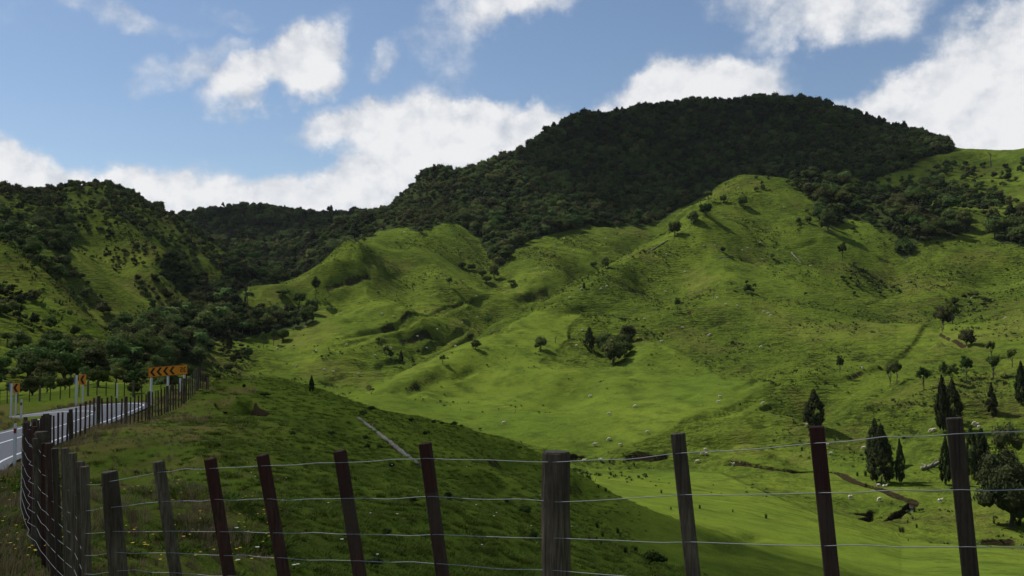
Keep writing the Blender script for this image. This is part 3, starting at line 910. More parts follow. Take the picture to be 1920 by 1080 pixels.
MAT['white'] = plain('white_paint', (0.62, 0.63, 0.62), .5)
MAT['signback'] = plain('grey_sign_back', (0.16, 0.18, 0.24), .5)
MAT['orange'] = plain('orange_sign_sheet', (0.78, 0.27, 0.015), .45, .4, .05)
MAT['signblack'] = plain('black_lettering', (0.012, 0.011, 0.010), .5)
MAT['redband'] = plain('red_reflector', (0.22, 0.02, 0.015), .35)
MAT['wool'] = plain('sheep_wool', (0.56, 0.50, 0.40), .95, .05, .1, 6)
MAT['yellow'] = plain('buttercup', (0.80, 0.55, 0.02), .6)
MAT['seed'] = plain('seed_head', (0.80, 0.78, 0.70), .8)

m, nt = new_mat('asphalt')
pos = N(nt, 'ShaderNodeNewGeometry').outputs['Position']
a1 = noise(nt, pos, .35, 4, .6); a2 = noise(nt, pos, 60, 3, .7)
finish(nt, mixc(nt, a1, mixc(nt, a2, (0.066, 0.070, 0.080), (0.100, 0.105, 0.118)), (0.115, 0.120, 0.134)), .85, .3,
       N(nt, 'ShaderNodeBump', {'Height': a2, 'Strength': .4, 'Distance': .01}).outputs[0])
MAT['asphalt'] = m
m, nt = new_mat('line_paint')
pos = N(nt, 'ShaderNodeNewGeometry').outputs['Position']
finish(nt, mixc(nt, ramp(nt, noise(nt, pos, 9, 5, .7), .3, .6), (0.40, 0.41, 0.43), (0.72, 0.73, 0.75)), .6)
MAT['line'] = m
m, nt = new_mat('creek_water')
pos = N(nt, 'ShaderNodeNewGeometry').outputs['Position']
finish(nt, (0.035, 0.045, 0.05), .08, .5, N(nt, 'ShaderNodeBump', {'Height': noise(nt, pos, 3, 4), 'Strength': .3, 'Distance': .1}).outputs[0])
MAT['water'] = m
m, nt = new_mat('shade_cloud')  # for the unseen clouds added to cast shade on the ground
d_ = N(nt, 'ShaderNodeBsdfDiffuse', {'Color': (.9, .9, .9, 1)}); t_ = N(nt, 'ShaderNodeBsdfTranslucent', {'Color': (.9, .9, .9, 1)})
mx_ = N(nt, 'ShaderNodeMixShader', {0: .45, 1: d_.outputs[0], 2: t_.outputs[0]}).outputs[0]
N(nt, 'ShaderNodeOutputMaterial', {'Surface': N(nt, 'ShaderNodeMixShader', {0: .93, 1: mx_, 2: N(nt, 'ShaderNodeBsdfTransparent').outputs[0]}).outputs[0]})
MAT['shade_cloud'] = m
m2_ = m.copy(); m2_.name = 'thick_shade_cloud'
for n_ in m2_.node_tree.nodes:
    if n_.type == 'MIX_SHADER' and abs(n_.inputs[0].default_value - .93) < .001: n_.inputs[0].default_value = .81
MAT['thick_shade_cloud'] = m2_
SC.cycles.transparent_max_bounces = 48

# ------------------------------------------------------------------ unseen clouds added to shade parts of the valley, shaped by their shadows


def shade_cloud(footprint, alt, seed, mat='shade_cloud'):
    """footprint: (x, y, z ground, radius) patches of shade; the cloud is out of view, added between them and the sun"""
    rng = random.Random(seed)
    bm = bmesh.new()
    for (x, y, z, r) in footprint:
        h = alt + rng.uniform(-10, 60)
        c = Vector((x, y, z)) + SUN * ((h - z) / SUN.z)
        res = bmesh.ops.create_icosphere(bm, subdivisions=3, radius=1)
        ph = [rng.uniform(0, 9) for _ in range(6)]
        for v in res['verts']:
            d = v.co.copy()
            k = 1 + .12 * math.sin(3.1 * d.x + ph[0]) * math.sin(3.7 * d.y + ph[1]) + .09 * math.sin(7 * d.x + ph[2]) * math.cos(6 * d.y + ph[3] + 2 * d.z)
            v.co = c + Vector((d.x * r * k, d.y * r * k, d.z * r * .42 * k))
    me = bpy.data.meshes.new('shade_cloud'); bm.to_mesh(me); bm.free()
    me.polygons.foreach_set('use_smooth', np.ones(len(me.polygons), dtype=bool))
    me.materials.append(MAT[mat])
    o = from_mesh('shade_cloud', me)
    tag(o, kind='structure')


near = []
EDGE = [(-330, 180), (-200, 160), (-120, 145), (-70, 134), (-45, 128), (-30, 122), (-15, 116), (-5, 106), (1, 88), (4, 66), (8, 42), (14, 26), (28, 10), (60, -5), (120, -40), (220, -80)]
for (x, y) in EDGE:
    near.append((x, y - 16, -4, 15))
    near.append((x - 4, y - 30, -4, 26))
    if x > 0: near.append((x + 9, y - 8, -8, 12)); near.append((x + 4, y - 20, -6, 20))
    near.append((x - 8, y - 80, -4, 48))
for x in range(-300, 301, 75):
    for y in range(-260, 20, 75):
        near.append((x, min(y, (60 if x < 0 else 0 - x * .3)) - 60, 0, 62))
shade_cloud(near, 620, 3)
mt = []
rr_ = random.Random(8)
for k in range(80):
    a, r = math.radians(rr_.uniform(2.0, 22)), rr_.uniform(860, 1330)
    x, y = r * math.sin(a), r * math.cos(a)
    edge = min(r - 845, 1400 - r, (math.degrees(a) - 1.5) * 17)
    mt.append((x, y, float(zat(x, y)), max(28, min(75, edge))))
shade_cloud(mt, 1250, 4, 'thick_shade_cloud')
fh = []
for k in range(34):
    a, r = math.radians(rr_.uniform(-20, -8.5)), rr_.uniform(1080, 1500)
    x, y = r * math.sin(a), r * math.cos(a)
    fh.append((x, y, 170, rr_.uniform(50, 75)))
shade_cloud(fh, 1300, 5, 'thick_shade_cloud')

lh = []
for k in range(9):
    a, r = math.radians(rr_.uniform(-30, -15.5)), rr_.uniform(330, 860)
    x, y = r * math.sin(a), r * math.cos(a)
    lh.append((x, y, float(zat(x, y)), rr_.uniform(50, 90)))
shade_cloud(lh, 900, 6)

# ------------------------------------------------------------------ road


def strip(name, P, Q, mat, lift, mod=None, kind='structure', parent=None):
    n = len(P)
    V = np.vstack([P + [0, 0, lift], Q + [0, 0, lift]])
    if mod: V[:, 2] += mod(V[:, 0], V[:, 1])
    Fc = np.array([[i, i + 1, n + i + 1, n + i] for i in range(n - 1)])
    o = mesh_np(name, V, Fc, mat, parent, smooth=True)
    if kind: tag(o, kind=kind)
    return o


R3, L3 = dense(ROAD_R, 24), dense(ROAD_L, 24)
strip('road', R3, L3, MAT['asphalt'], 0.0)
W = np.linalg.norm(R3 - L3, axis=1, keepdims=True)
E = (L3 - R3) / W
def line_strip(off, width, a=0, b=None, dash=None, rel=False):
    b = b or len(R3)
    c = R3 + E * (W * off if rel else off)
    P, Q = (c + E * width / 2)[a:b], (c - E * width / 2)[a:b]
    if dash is None:
        strip('road_marking', P, Q, MAT['line'], 0.006)
line_strip(0.55, .13)
line_strip(-0.55 + 0, .0001) if False else None
cl = R3 + E * (W - .5)
strip('road_marking', cl + E * .06, cl - E * .06, MAT['line'], 0.006)
cm = R3 + E * (W * .5)
strip('road_marking', cm + E * .06, cm - E * .06, MAT['line'], 0.006)

# creeks
def water(P, w, drop):
    if P is None or len(P) < 2: return
    P = np.array(P)
    T = np.gradient(P[:, :2], axis=0); T /= np.linalg.norm(T, axis=1, keepdims=True) + 1e-9
    nn = np.c_[-T[:, 1], T[:, 0], np.zeros(len(P))]
    zc = zat(P[:, 0], P[:, 1])
    k = np.ones(7) / 7
    zc = np.convolve(np.pad(zc, 3, mode='edge'), k, 'valid')
    C0 = np.c_[P[:, :2], zc + drop]
    strip('creek', C0 + nn * w / 2, C0 - nn * w / 2, MAT['water'], 0)
water(CREEK1[len(CREEK1) * 2 // 5:], 1.0, .22)
water(CREEK2, 1.6, .2)

# ------------------------------------------------------------------ fences


def prism(pts, base, top, sx, sy, rz=0.0, chamfer=.15, taper=.96, rng=random, n=4, rough_=0.0):
    """a batten (n=4) or round post from base to top, as vertices and faces; the last face is the end grain"""
    base, top = Vector(base), Vector(top)
    ax = (top - base).normalized()
    ux = Vector((math.cos(rz), math.sin(rz), 0)); ux = (ux - ax * ux.dot(ax)).normalized(); uy = ax.cross(ux)
    ring = []
    if n == 4:
        for s, t in ((1, 1), (-1, 1), (-1, -1), (1, -1)):
            c1 = (s * sx, t * sy * (1 - chamfer)); c2 = (s * sx * (1 - chamfer), t * sy)
            ring += [c1, c2] if s * t > 0 else [c2, c1]
    else:
        for k in range(n):
            a = 2 * math.pi * k / n
            j = 1 + rough_ * math.sin(3 * a + 1.3) + rough_ * .6 * math.sin(7 * a)
            ring.append((sx * math.cos(a) * j, sy * math.sin(a) * j))
    V, Fc = [], []
    L = 6
    for l in range(L + 1):
        f = l / L
        for (a, b) in ring:
            w = 1 + (taper - 1) * f
            p = base.lerp(top, f) + ux * a * w + uy * b * w
            if rough_: p += ux * .004 * math.sin(9 * f + a * 40) + uy * .004 * math.cos(7 * f + b * 40)
            V.append(p)
    k = len(ring)
    for l in range(L):
        for i in range(k):
            Fc.append([l * k + i, l * k + (i + 1) % k, (l + 1) * k + (i + 1) % k, (l + 1) * k + i])
    # bevelled crown of the post
    o0 = len(V)
    for (a, b) in ring:
        V.append(top + ax * sx * .12 + ux * a * taper * .86 + uy * b * taper * .86)
    for i in range(k):
        Fc.append([L * k + i, L * k + (i + 1) % k, o0 + (i + 1) % k, o0 + i])
    Fc.append([o0 + i for i in range(k)])
    return V, Fc


def make_post(name, parent, base, top, sx, sy, rz, mats, n=4, rough_=0.0, topface=1):
    b = Vector(base)
    V, Fc = prism(None, (0, 0, 0), Vector(top) - b, sx, sy, rz, n=n, rough_=rough_, taper=.97 if n == 4 else .93)
    o = mesh_np(name, V, Fc, None, parent, mats=mats)
    k = 8 if n == 4 else n
    mi = np.zeros(len(Fc), np.int32); mi[-1] = 1
    if topface > 1: mi[-(k * topface + 1):] = 1
    o.data.polygons.foreach_set('material_index', mi)
    o.location = b
    return o


def tube(P, r, k=5):
    P = np.array(P, float)
    T = np.gradient(P, axis=0); T /= np.linalg.norm(T, axis=1, keepdims=True) + 1e-9
    up = np.array([0, 0, 1.0])
    A = np.cross(T, up); ln = np.linalg.norm(A, axis=1, keepdims=True); A = np.where(ln > 1e-3, A / np.maximum(ln, 1e-6), [1.0, 0, 0]); B = np.cross(T, A)
    r = np.broadcast_to(np.asarray(r, float), (len(P),))
    ang = np.arange(k) * 2 * np.pi / k
    V = P[:, None] + r[:, None, None] * (np.cos(ang)[None, :, None] * A[:, None] + np.sin(ang)[None, :, None] * B[:, None])
    n = len(P)
    i = np.arange(n - 1)[:, None]; j = np.arange(k)[None]
    Fc = np.stack([i * k + j, i * k + (j + 1) % k, (i + 1) * k + (j + 1) % k, (i + 1) * k + j], -1).reshape(-1, 4)
    return V.reshape(-1, 3), Fc


def tube_obj(name, P, r, mat, parent=None, k=5):
    V, Fc = tube(P, r, k)
    return mesh_np(name, V, Fc, mat, parent, smooth=True)


rf = random.Random(21)
fence = empty('wire_fence', (-2.7, 6.5, float(zat(-2.7, 6.5))), 0,
              'roadside fence of leaning red brown battens, grey posts and plain wires', 'fence')
fence.location = (0, 0, 0)
FP = np.array(FENCE)
def fence_at_az(a):
    """where the fence line crosses a heading, on its stretch right of the corner"""
    for p, q in zip(FP[:3], FP[1:4]):
        a0, a1 = math.atan2(p[0], p[1]), math.atan2(q[0], q[1])
        if min(a0, a1) - 1e-6 <= a <= max(a0, a1) + 1e-6:
            d = q - p
            t = (math.tan(a) * p[1] - p[0]) / (d[0] - math.tan(a) * d[1])
            return math.hypot(p[0] + d[0] * t, p[1] + d[1] * t)
    return math.hypot(FP[0][0], FP[0][1])
NEAR = [  # top u, top v, foot u at 1080, kind, wires
    (205, 886, 222, 'corner', (900, 948, 993, 1032, 1067)), (297, 866, 330, 'b', (884, 939, 995, 1036, 1074)), (394, 861, 430, 'r', (877, 935, 996, 1041, 1079)),
    (492, 854, 533, 'r', (872, 934, 998, 1045, 1086)), (637, 846, 675, 'r', (866, 933, 1000, 1050, 1094)), (797, 832, 830, 'r', (858, 929, 1000, 1055, 1102)),
    (1043, 850, 1041, 'post', (863, 937, 1003, 1063, 1118)), (1271, 814, 1300, 'b', (848, 925, 1012, 1083, 1146)), (1531, 801, 1560, 'r', (829, 921, 1019, 1100, 1172)), (1789, 785, 1820, 'b', (812, 915, 1020, 1116, 1200)),
    (2070, 765, 2100, 'r', (800, 909, 1022, 1126, 1220))]
wires_pts = [[] for _ in range(7)]
for (u, v, ub, kind, ws) in NEAR:
    a = float(ray(u, v)[0])
    r = fence_at_az(a)
    top = Vector(pt(u, v, r))
    low = Vector(pt(ub, 1080, r))
    d = (low - top)
    gz = float(zat(low.x, low.y)) - .25
    foot = top + d * ((top.z - gz) / (top.z - low.z))
    rz = math.radians(rf.uniform(-8, 8)) - .35
    if kind == 'corner':
        make_post('post', fence, foot, top, .058, .056, 0, [MAT['post'], MAT['endgrain']], 18, .035)
    elif kind == 'post':
        make_post('post', fence, foot, top, .076, .072, 0, [MAT['post'], MAT['endgrain']], 18, .03)
    else:
        wd = .030 if r < 6 else .030
        make_post('batten', fence, foot, top, wd, wd * .95, rz, [MAT['batten'] if kind == 'r' else MAT['post'], MAT['redtop'] if kind == 'r' else MAT['endgrain']], 4, 0, 2 if kind == 'r' else 1)
    off = .075 if kind in ('post', 'corner') else .035
    ground = float(zat(low.x, low.y))
    zs = [pt(u, w, r)[2] for w in ws]
    zs += [zs[-1] * .62 + ground * .38, zs[-1] * .3 + ground * .7]
    for k, z in enumerate(zs):
        f = (top.z - z) / (top.z - low.z)
        p = top.lerp(low, f)
        toward = Vector((-p.x, -p.y, 0)).normalized() * off
        wires_pts[k].append((p.x + toward.x, p.y + toward.y, z))
for k in range(7):
    wires_pts[k].reverse()          # from the right-hand end to the corner
# beyond the corner: along the road and up round the bend
path = dense(FENCE[3:], 12)
print('bend length')
seg = np.r_[0, np.cumsum(np.linalg.norm(np.diff(path[:, :2], axis=0), axis=1))]
def along(s):
    return np.interp(s, seg, path[:, 0]), np.interp(s, seg, path[:, 1])
s = .62; kk = 0
HW = (1.06, .88, .71, .56, .43, .3, .17)
nb = 0
while s < seg[-1]:
    x, y = map(float, along(s))
    z = float(zat(x, y))
    r = math.hypot(x, y)
    ispost = (kk % 6 == 5) if s > 9 else (kk % 13 == 9)
    h = (1.15 if ispost else 1.12) + rf.uniform(-.04, .05) + (.07 if s < 9 else 0)
    ln = rf.uniform(-.03, .03) + (-.06 if s < 4 else -.015)
    base, top = (x, y, z - .25), (x + ln, y + rf.uniform(-.02, .02), z + h)
    if ispost:
        make_post('post', fence, base, top, .07, .07, 0, [MAT['post'], MAT['endgrain']], 12, .03)
    else:
        red = rf.random() < .7
        make_post('batten', fence, base, top, .027, .024, rf.uniform(-.5, .5), [MAT['batten'] if red else MAT['post'], MAT['redtop'] if red else MAT['endgrain']], 4)
        nb += 1
    for k, hh in enumerate(HW):
        wires_pts[k].append((x - (.09 if ispost else .045), y - (.04 if ispost else .02), z + hh + rf.uniform(-.006, .006)))
    kk += 1
    s += (.40 if s < 8.5 else .85 if s < 23 else .5)
print('battens', nb)
for k in range(7):
    P = np.array(wires_pts[k])
    out_ = []
    for i in range(len(P) - 1):
        a, b = P[i], P[i + 1]
        L = np.linalg.norm(b - a)
        steps = 10 if i < 12 else 3
        ph = rf.uniform(0, 6)
        kf, ka = rf.uniform(.2, .8), rf.uniform(-.009, .012)
        for t in np.linspace(0, 1, steps, endpoint=False):
            q = a + (b - a) * t
            sag = -.010 * L * 4 * t * (1 - t) * .5
            kink = ka * max(0, 1 - abs(t - kf) * 3.5) if i < 12 else 0
            q = q + [0, 0, sag + kink]
            out_.append(q)
    out_.append(P[-1])
    tube_obj('wire', out_, .0020, MAT['wire'], fence, 5)

# fence on the far side of the road
FARF = [(-120, 745, 100), (-60, 752, 93), (0, 756, 87), (60, 752, 85.5), (120, 747, 84), (180, 742.5, 82), (240, 739, 80), (300, 735, 78), (345, 729, 79)]
fp = []
for u, v, r in FARF:
    a = float(ray(u, v)[0]); x, y = r * math.sin(a), r * math.cos(a)
    fp.append((x, y, 0))
fp = dense(fp, 8)
far_fence = empty('wire_fence', (0, 0, 0), 0, 'distant dark batten fence along the far side of the bend', 'fence')
seg2 = np.r_[0, np.cumsum(np.linalg.norm(np.diff(fp[:, :2], axis=0), axis=1))]
s = 0; kk = 0
tops = []
while s < seg2[-1]:
    x, y = float(np.interp(s, seg2, fp[:, 0])), float(np.interp(s, seg2, fp[:, 1]))
    z = float(zat(x, y))
    isp = kk % 5 == 0
    h = (1.2 if isp else 1.08) + rf.uniform(-.05, .05)
    if isp: make_post('post', far_fence, (x, y, z - .2), (x, y, z + h), .085, .085, 0, [MAT['post'], MAT['endgrain']], 10, .02)
    else: make_post('batten', far_fence, (x, y, z - .2), (x + rf.uniform(-.03, .03), y, z + h), .03, .03, rf.uniform(-.5, .5), [MAT['batten'], MAT['endgrain']], 4)
    tops.append((x, y - .05, z))
    kk += 1; s += .86
for hh in (1.0, .8, .6, .42, .25):
    tube_obj('wire', [(a, b, c + hh) for a, b, c in tops], .0035, MAT['post'], far_fence, 4)

# ------------------------------------------------------------------ signs and marker posts


def box(bm, c, sx, sy, sz, M=None):
    r = bmesh.ops.create_cube(bm, size=1)
    for v in r['verts']:
        v.co = Vector((v.co.x * sx + c[0], v.co.y * sy + c[1], v.co.z * sz + c[2]))
        if M: v.co = M @ v.co
    return r['verts']


def bm_obj(name, bm, mat, parent, bevel=0):
    if bevel: bmesh.ops.bevel(bm, geom=bm.edges[:], offset=bevel, segments=2, affect='EDGES', profile=.7)
    me = bpy.data.meshes.new(name); bm.to_mesh(me); bm.free(); me.materials.append(mat)
    return from_mesh(name, me, parent)


def extr(name, outline, y0, y1, mat, parent):
    bm = bmesh.new()
    f = bm.faces.new([bm.verts.new((x, y0, z)) for x, z in outline])
    r = bmesh.ops.extrude_face_region(bm, geom=[f])
    for v in r['geom']:
        if isinstance(v, bmesh.types.BMVert): v.co.y = y1
    bmesh.ops.recalc_face_normals(bm, faces=bm.faces)
    return bm_obj(name, bm, mat, parent)


def chevron(cx, w, h, t):
    """a bent bar pointing left"""
    return [(cx + w / 2 - t, h / 2), (cx + w / 2, h / 2), (cx - w / 2 + t, 0), (cx + w / 2, -h / 2), (cx + w / 2 - t, -h / 2), (cx - w / 2, 0)]


def seg7(parts, cx, cz, w, h, t):
    pass


# the long board at the bend: "35" mirrored in the photograph, so it is lettered that way here
def long_sign():
    l, r_ = Vector(pt(278, 698.5, 60)), Vector(pt(351.5, 692.5, 61.2))
    c = (l + r_) / 2
    width = (r_ - l).length
    rz = math.atan2((r_ - l).y, (r_ - l).x)
    gz = float(zat(c.x, c.y))
    root = empty('curve_sign', (c.x, c.y, gz), rz, 'long orange board with four black chevrons pointing left and mirrored number 35', 'road sign')
    tilt = math.atan2(r_.z - l.z, math.hypot(r_.x - l.x, r_.y - l.y))
    bz = c.z - gz
    bm = bmesh.new(); box(bm, (0, 0, 0), width, .03, .58)
    board = bm_obj('board', bm, MAT['orange'], root, .008)
    board.location = (0, 0, bz); board.rotation_euler = (0, -tilt, 0)
    bw = width
    border = bmesh.new()
    for (cx, cz, sx, sz) in ((0, .276, bw - .01, .02), (0, -.276, bw - .01, .02), (-bw / 2 + .012, 0, .02, .53), (bw / 2 - .012, 0, .02, .53)):
        box(border, (cx, -.019, cz), sx, .006, sz)
    bm_obj('border', border, MAT['signblack'], board)
    for k in range(4):
        extr('chevron', chevron(-bw * .39 + k * bw * .163, bw * .142, .46, bw * .062), -.016, -.021, MAT['signblack'], board)
    # digits as strokes; mirrored left to right
    def stroke_digit(name, strokes, cx):
        bm = bmesh.new()
        t = .042
        for (x0, z0, x1, z1) in strokes:
            x0, x1 = -x0, -x1
            d = Vector((x1 - x0, 0, z1 - z0)); L = d.length; ang = math.atan2(d.z, d.x)
            M = Matrix.Translation((cx + (x0 + x1) / 2, -.019, (z0 + z1) / 2)) @ Matrix.Rotation(-ang, 4, 'Y')
            box(bm, (0, 0, 0), L + t * .9, .006, t, M)
        bm_obj(name, bm, MAT['signblack'], board)
    w, h = .075, .125
    arc = lambda cx, cz, rx, rz_, a0, a1, n=7: [(cx + rx * math.cos(math.radians(a0 + (a1 - a0) * i / n)), cz + rz_ * math.sin(math.radians(a0 + (a1 - a0) * i / n)),
                                                 cx + rx * math.cos(math.radians(a0 + (a1 - a0) * (i + 1) / n)), cz + rz_ * math.sin(math.radians(a0 + (a1 - a0) * (i + 1) / n))) for i in range(n)]
    three = arc(-.01, h / 2, w, h / 2, 150, -80) + arc(-.01, -h / 2, w * 1.05, h / 2, 80, -150)
    five = [(-w * .75, h, w * .85, h), (-w * .75, h, -w * .75, .02)] + arc(-.012, -h * .38, w * 1.0, h * .6, 130, -140)
    # mirrored: the 3 of 35 stands on the right
    stroke_digit('numeral', three, bw * .425)
    stroke_digit('numeral', five, bw * .335)
    for (u, v) in ((285, 731), (316, 724), (347, 716)):
        x = ((u - 278) / 73.5 - .5) * bw
        bm = bmesh.new()
        p = root.matrix_world
        wx, wy = c.x + x * math.cos(rz), c.y + x * math.sin(rz)
        g0 = float(zat(wx, wy)) - gz - .3
        t0 = bz + x * math.tan(tilt) + .25
        box(bm, (x, .075, (g0 + t0) / 2), .11, .09, t0 - g0)
        bm_obj('post', bm, MAT['white'], root, .008)
long_sign()


def chevron_sign(u0, u1, v0, v1, vb, r, label):
    c = Vector(pt((u0 + u1) / 2, (v0 + v1) / 2, r))
    w, h = (u1 - u0) / F * r, (v1 - v0) / F * r
    gz = float(zat(c.x, c.y))
    root = empty('chevron_sign', (c.x, c.y, gz), .25, label, 'road sign')
    bm = bmesh.new(); box(bm, (0, 0, 0), w, .025, h)
    board = bm_obj('board', bm, MAT['orange'], root, .006); board.location = (0, 0, c.z - gz)
    extr('chevron', chevron(0, w * .62, h * .84, w * .30), -.014, -.02, MAT['signblack'], board)
    bm = bmesh.new(); top = c.z - gz + h * .3
    box(bm, (.02, .075, (top - .3) / 2), .11, .1, top + .3)
    bm_obj('post', bm, MAT['white'], root, .008)


def back_sign(u0, u1, v0, v1, up, r, label):
    c = Vector(pt((u0 + u1) / 2, (v0 + v1) / 2, r))
    w, h = (u1 - u0) / F * r, (v1 - v0) / F * r
    px = Vector(pt(up, v0, r))
    gz = float(zat(px.x, px.y))
    root = empty('sign_back', (px.x, px.y, gz), -.15, label, 'road sign')
    bm = bmesh.new(); box(bm, (0, 0, 0), w, .025, h)
    b = bm_obj('board', bm, MAT['signback'], root, .006); b.location = (c.x - px.x - .02, .07, c.z - gz)
    bm = bmesh.new(); top = px.z - gz
    box(bm, (0, 0, (top - .3) / 2), .11, .1, top + .3)
    bm_obj('post', bm, MAT['white'], root, .008)


chevron_sign(23.5, 35.8, 719, 735.5, 757, 77.5, 'small orange chevron sign on a white post at the left edge of the bend')
chevron_sign(149, 160.5, 703, 720.5, 743.5, 73, 'small orange chevron sign on a white post before the round tree')
back_sign(15.5, 21, 719.5, 734, 22, 77, 'blue grey back of a sign on a white post, nearest the left edge')
back_sign(137.5, 143, 704, 720, 144, 72.5, 'blue grey back of a sign on a white post, left of the taller chevron')


def marker(u, vt, r, label, band=True, h=None):
    a = float(ray(u, 540)[0]); x, y = r * math.sin(a), r * math.cos(a)
    gz = float(zat(x, y))
    tz = pt(u, vt, r)[2] - gz
    root = empty('marker_post', (x, y, gz), 0, label, 'marker post')
    bm = bmesh.new(); box(bm, (0, 0, (tz - .25) / 2), .10, .04, tz + .25)
    bm_obj('post', bm, MAT['white'], root, .008)
    if band:
        bm = bmesh.new(); box(bm, (0, -.0225, tz - .24), .092, .004, .16)
        bm_obj('reflector', bm, MAT['redband'], root)
marker(46, 749, 60, 'white marker post with red band on the grassy inside of the bend')
marker(36, 794, 37, 'white marker post with red band beside the near road edge')
marker(182.5, 756, 44, 'white marker post with small reflector just behind the fence battens')
marker(224, 719, 78, 'plain white marker post among the far fence battens', False)
marker(341, 709, 53, 'pale marker post at the far end of the roadside fence', False)

# ------------------------------------------------------------------ trees and plants


def rand_unit(rng, n):
    v = rng.normal(size=(n, 3)); return v / np.linalg.norm(v, axis=1, keepdims=True)


def leaf_quads(P, Nn, size, rng, aspect=.62):
    """small pointed leaf sprays at P facing roughly Nn"""
    n = len(P)
    Nn = Nn / (np.linalg.norm(Nn, axis=1, keepdims=True) + 1e-9)
    t = np.cross(Nn, rand_unit(rng, n)); t /= np.linalg.norm(t, axis=1, keepdims=True) + 1e-9
    b = np.cross(Nn, t)
    s = (size * rng.uniform(.6, 1.35, n))[:, None]
    V = np.stack([P - t * s, P - b * s * aspect + Nn * s * .15, P + t * s, P + b * s * aspect + Nn * s * .15], 1).reshape(-1, 3)
    return V, np.arange(4 * n).reshape(-1, 4)


def crown_mesh(name, mat, rng, clumps, per, size, w=.5, z0=.15, z1=1.0, kind='round', clump_r=.17, squash=.8, core=True):
    """crown for a tree of height 1 and width 2w; clumps of leaf sprays over an uneven outline"""
    Cs, Rs = [], []
    for i in range(clumps):
        if kind == 'cone':
            f = rng.uniform(0, 1) ** .8
            rad = w * (math.sin(math.pi * min(1, (f * .93 + .06)) ** .62)) * rng.uniform(.55, 1.0)
            a = rng.uniform(0, 2 * math.pi)
            Cs.append((rad * math.cos(a), rad * math.sin(a), z0 + (z1 - z0) * f)); Rs.append(clump_r * rng.uniform(.7, 1.2) * (1.15 - .6 * f))
        else:
            d = rand_unit(rng, 1)[0]
            if d[2] < -.35: d[2] *= -.6
            k = rng.uniform(.55, 1.0)
            Cs.append((d[0] * (w - clump_r * .6) * k, d[1] * (w - clump_r * .6) * k, (z0 + z1) / 2 + d[2] * ((z1 - z0) / 2 - clump_r * .5) * k)); Rs.append(clump_r * rng.uniform(.65, 1.3))
    Cs, Rs = np.array(Cs), np.array(Rs)
    ci = np.repeat(np.arange(clumps), per)
    d = rand_unit(rng, len(ci)); d[:, 2] = np.where(d[:, 2] < -.2, -d[:, 2] * .5, d[:, 2])
    P = Cs[ci] + d * (Rs[ci] * rng.uniform(.72, 1.05, len(ci)))[:, None] * [1, 1, squash]
    V, Fq = leaf_quads(P, d * .8 + rand_unit(rng, len(ci)) * .55 + [0, 0, .25], size, rng)
    vs, fs = [V], [Fq]
    n = len(V)
    if core:      # inner twigs and shade leaves, so the crown is not see-through
        bm = bmesh.new(); bmesh.ops.create_icosphere(bm, subdivisions=1, radius=1)
        cv = np.array([v.co[:] for v in bm.verts]); cf = np.array([[v.index for v in f.verts] for f in bm.faces]); bm.free()
        for c, r in zip(Cs, Rs):
            jit = 1 + rng.uniform(-.25, .15, (len(cv), 1))
            vs.append(c + cv * jit * r * .64 * [1, 1, squash]); q = np.c_[cf, cf[:, 2]] + n
            fs.append(q); n += len(cv)
    V = np.vstack(vs)
    allf = np.vstack(fs)
    me = bpy.data.meshes.new(name)
    tri = allf[:, 2] == allf[:, 3]
    faces = [tuple(f[:3]) if t else tuple(f) for f, t in zip(allf.tolist(), tri)]
    me.from_pydata(V.tolist(), [], faces)
    me.materials.append(mat); me.update()
    return me


def trunk_mesh(name, rng, h=.6, r=.03, limbs=5, mat=None, spread=.25):
    V, Fc = [], []
    def add(P, R, k=6):
        v, f = tube(P, R, k); Fc.append(f + sum(len(a) for a in V)); V.append(v)
    P = [(rng.uniform(-.01, .01) * i, rng.uniform(-.01, .01) * i, -.05 + (h + .05) * i / 6) for i in range(7)]
    add(P, np.linspace(r * 1.4, r * .5, 7))
    for l in range(limbs):
        a = 2 * math.pi * l / limbs + rng.uniform(-.4, .4); z = h * rng.uniform(.35, .8); L = spread * rng.uniform(.7, 1.2)
        Q = [(math.cos(a) * L * t, math.sin(a) * L * t, z + L * 1.1 * t ** .8) for t in (0, .35, .7, 1)]
        add(Q, np.linspace(r * .5, r * .15, 4), 4)
    return mesh_np(name, np.vstack(V), np.vstack(Fc), mat or MAT['bark'], smooth=True, link=False)


def fern_mesh(name, rng):
    """crown of arching fronds, height 1 = trunk top at .7"""
    V, Fc = [], []
    n = 0
    for k in range(26):
        a = rng.uniform(0, 2 * math.pi); up = rng.uniform(.12, .38); L = rng.uniform(.36, .5)
        prev = None
        for s in range(9):
            t = s / 8
            x = L * t; z = .72 + up * math.sin(t * 2.2) - .28 * t * t
            wd = .075 * math.sin(math.pi * (t * .92 + .06))
            c = np.array([math.cos(a) * x, math.sin(a) * x, z]); sd = np.array([-math.sin(a), math.cos(a), 0])
            V += [c + sd * wd - [0, 0, wd * .35], c, c - sd * wd - [0, 0, wd * .35]]
            if s and s % 1 == 0:
                b = n + 3 * s
                Fc += [[b - 3, b - 2, b + 1, b], [b - 2, b - 1, b + 2, b + 1]]
        n += 27
    return mesh_np(name, np.array(V), np.array(Fc), MAT['fern'], link=False)


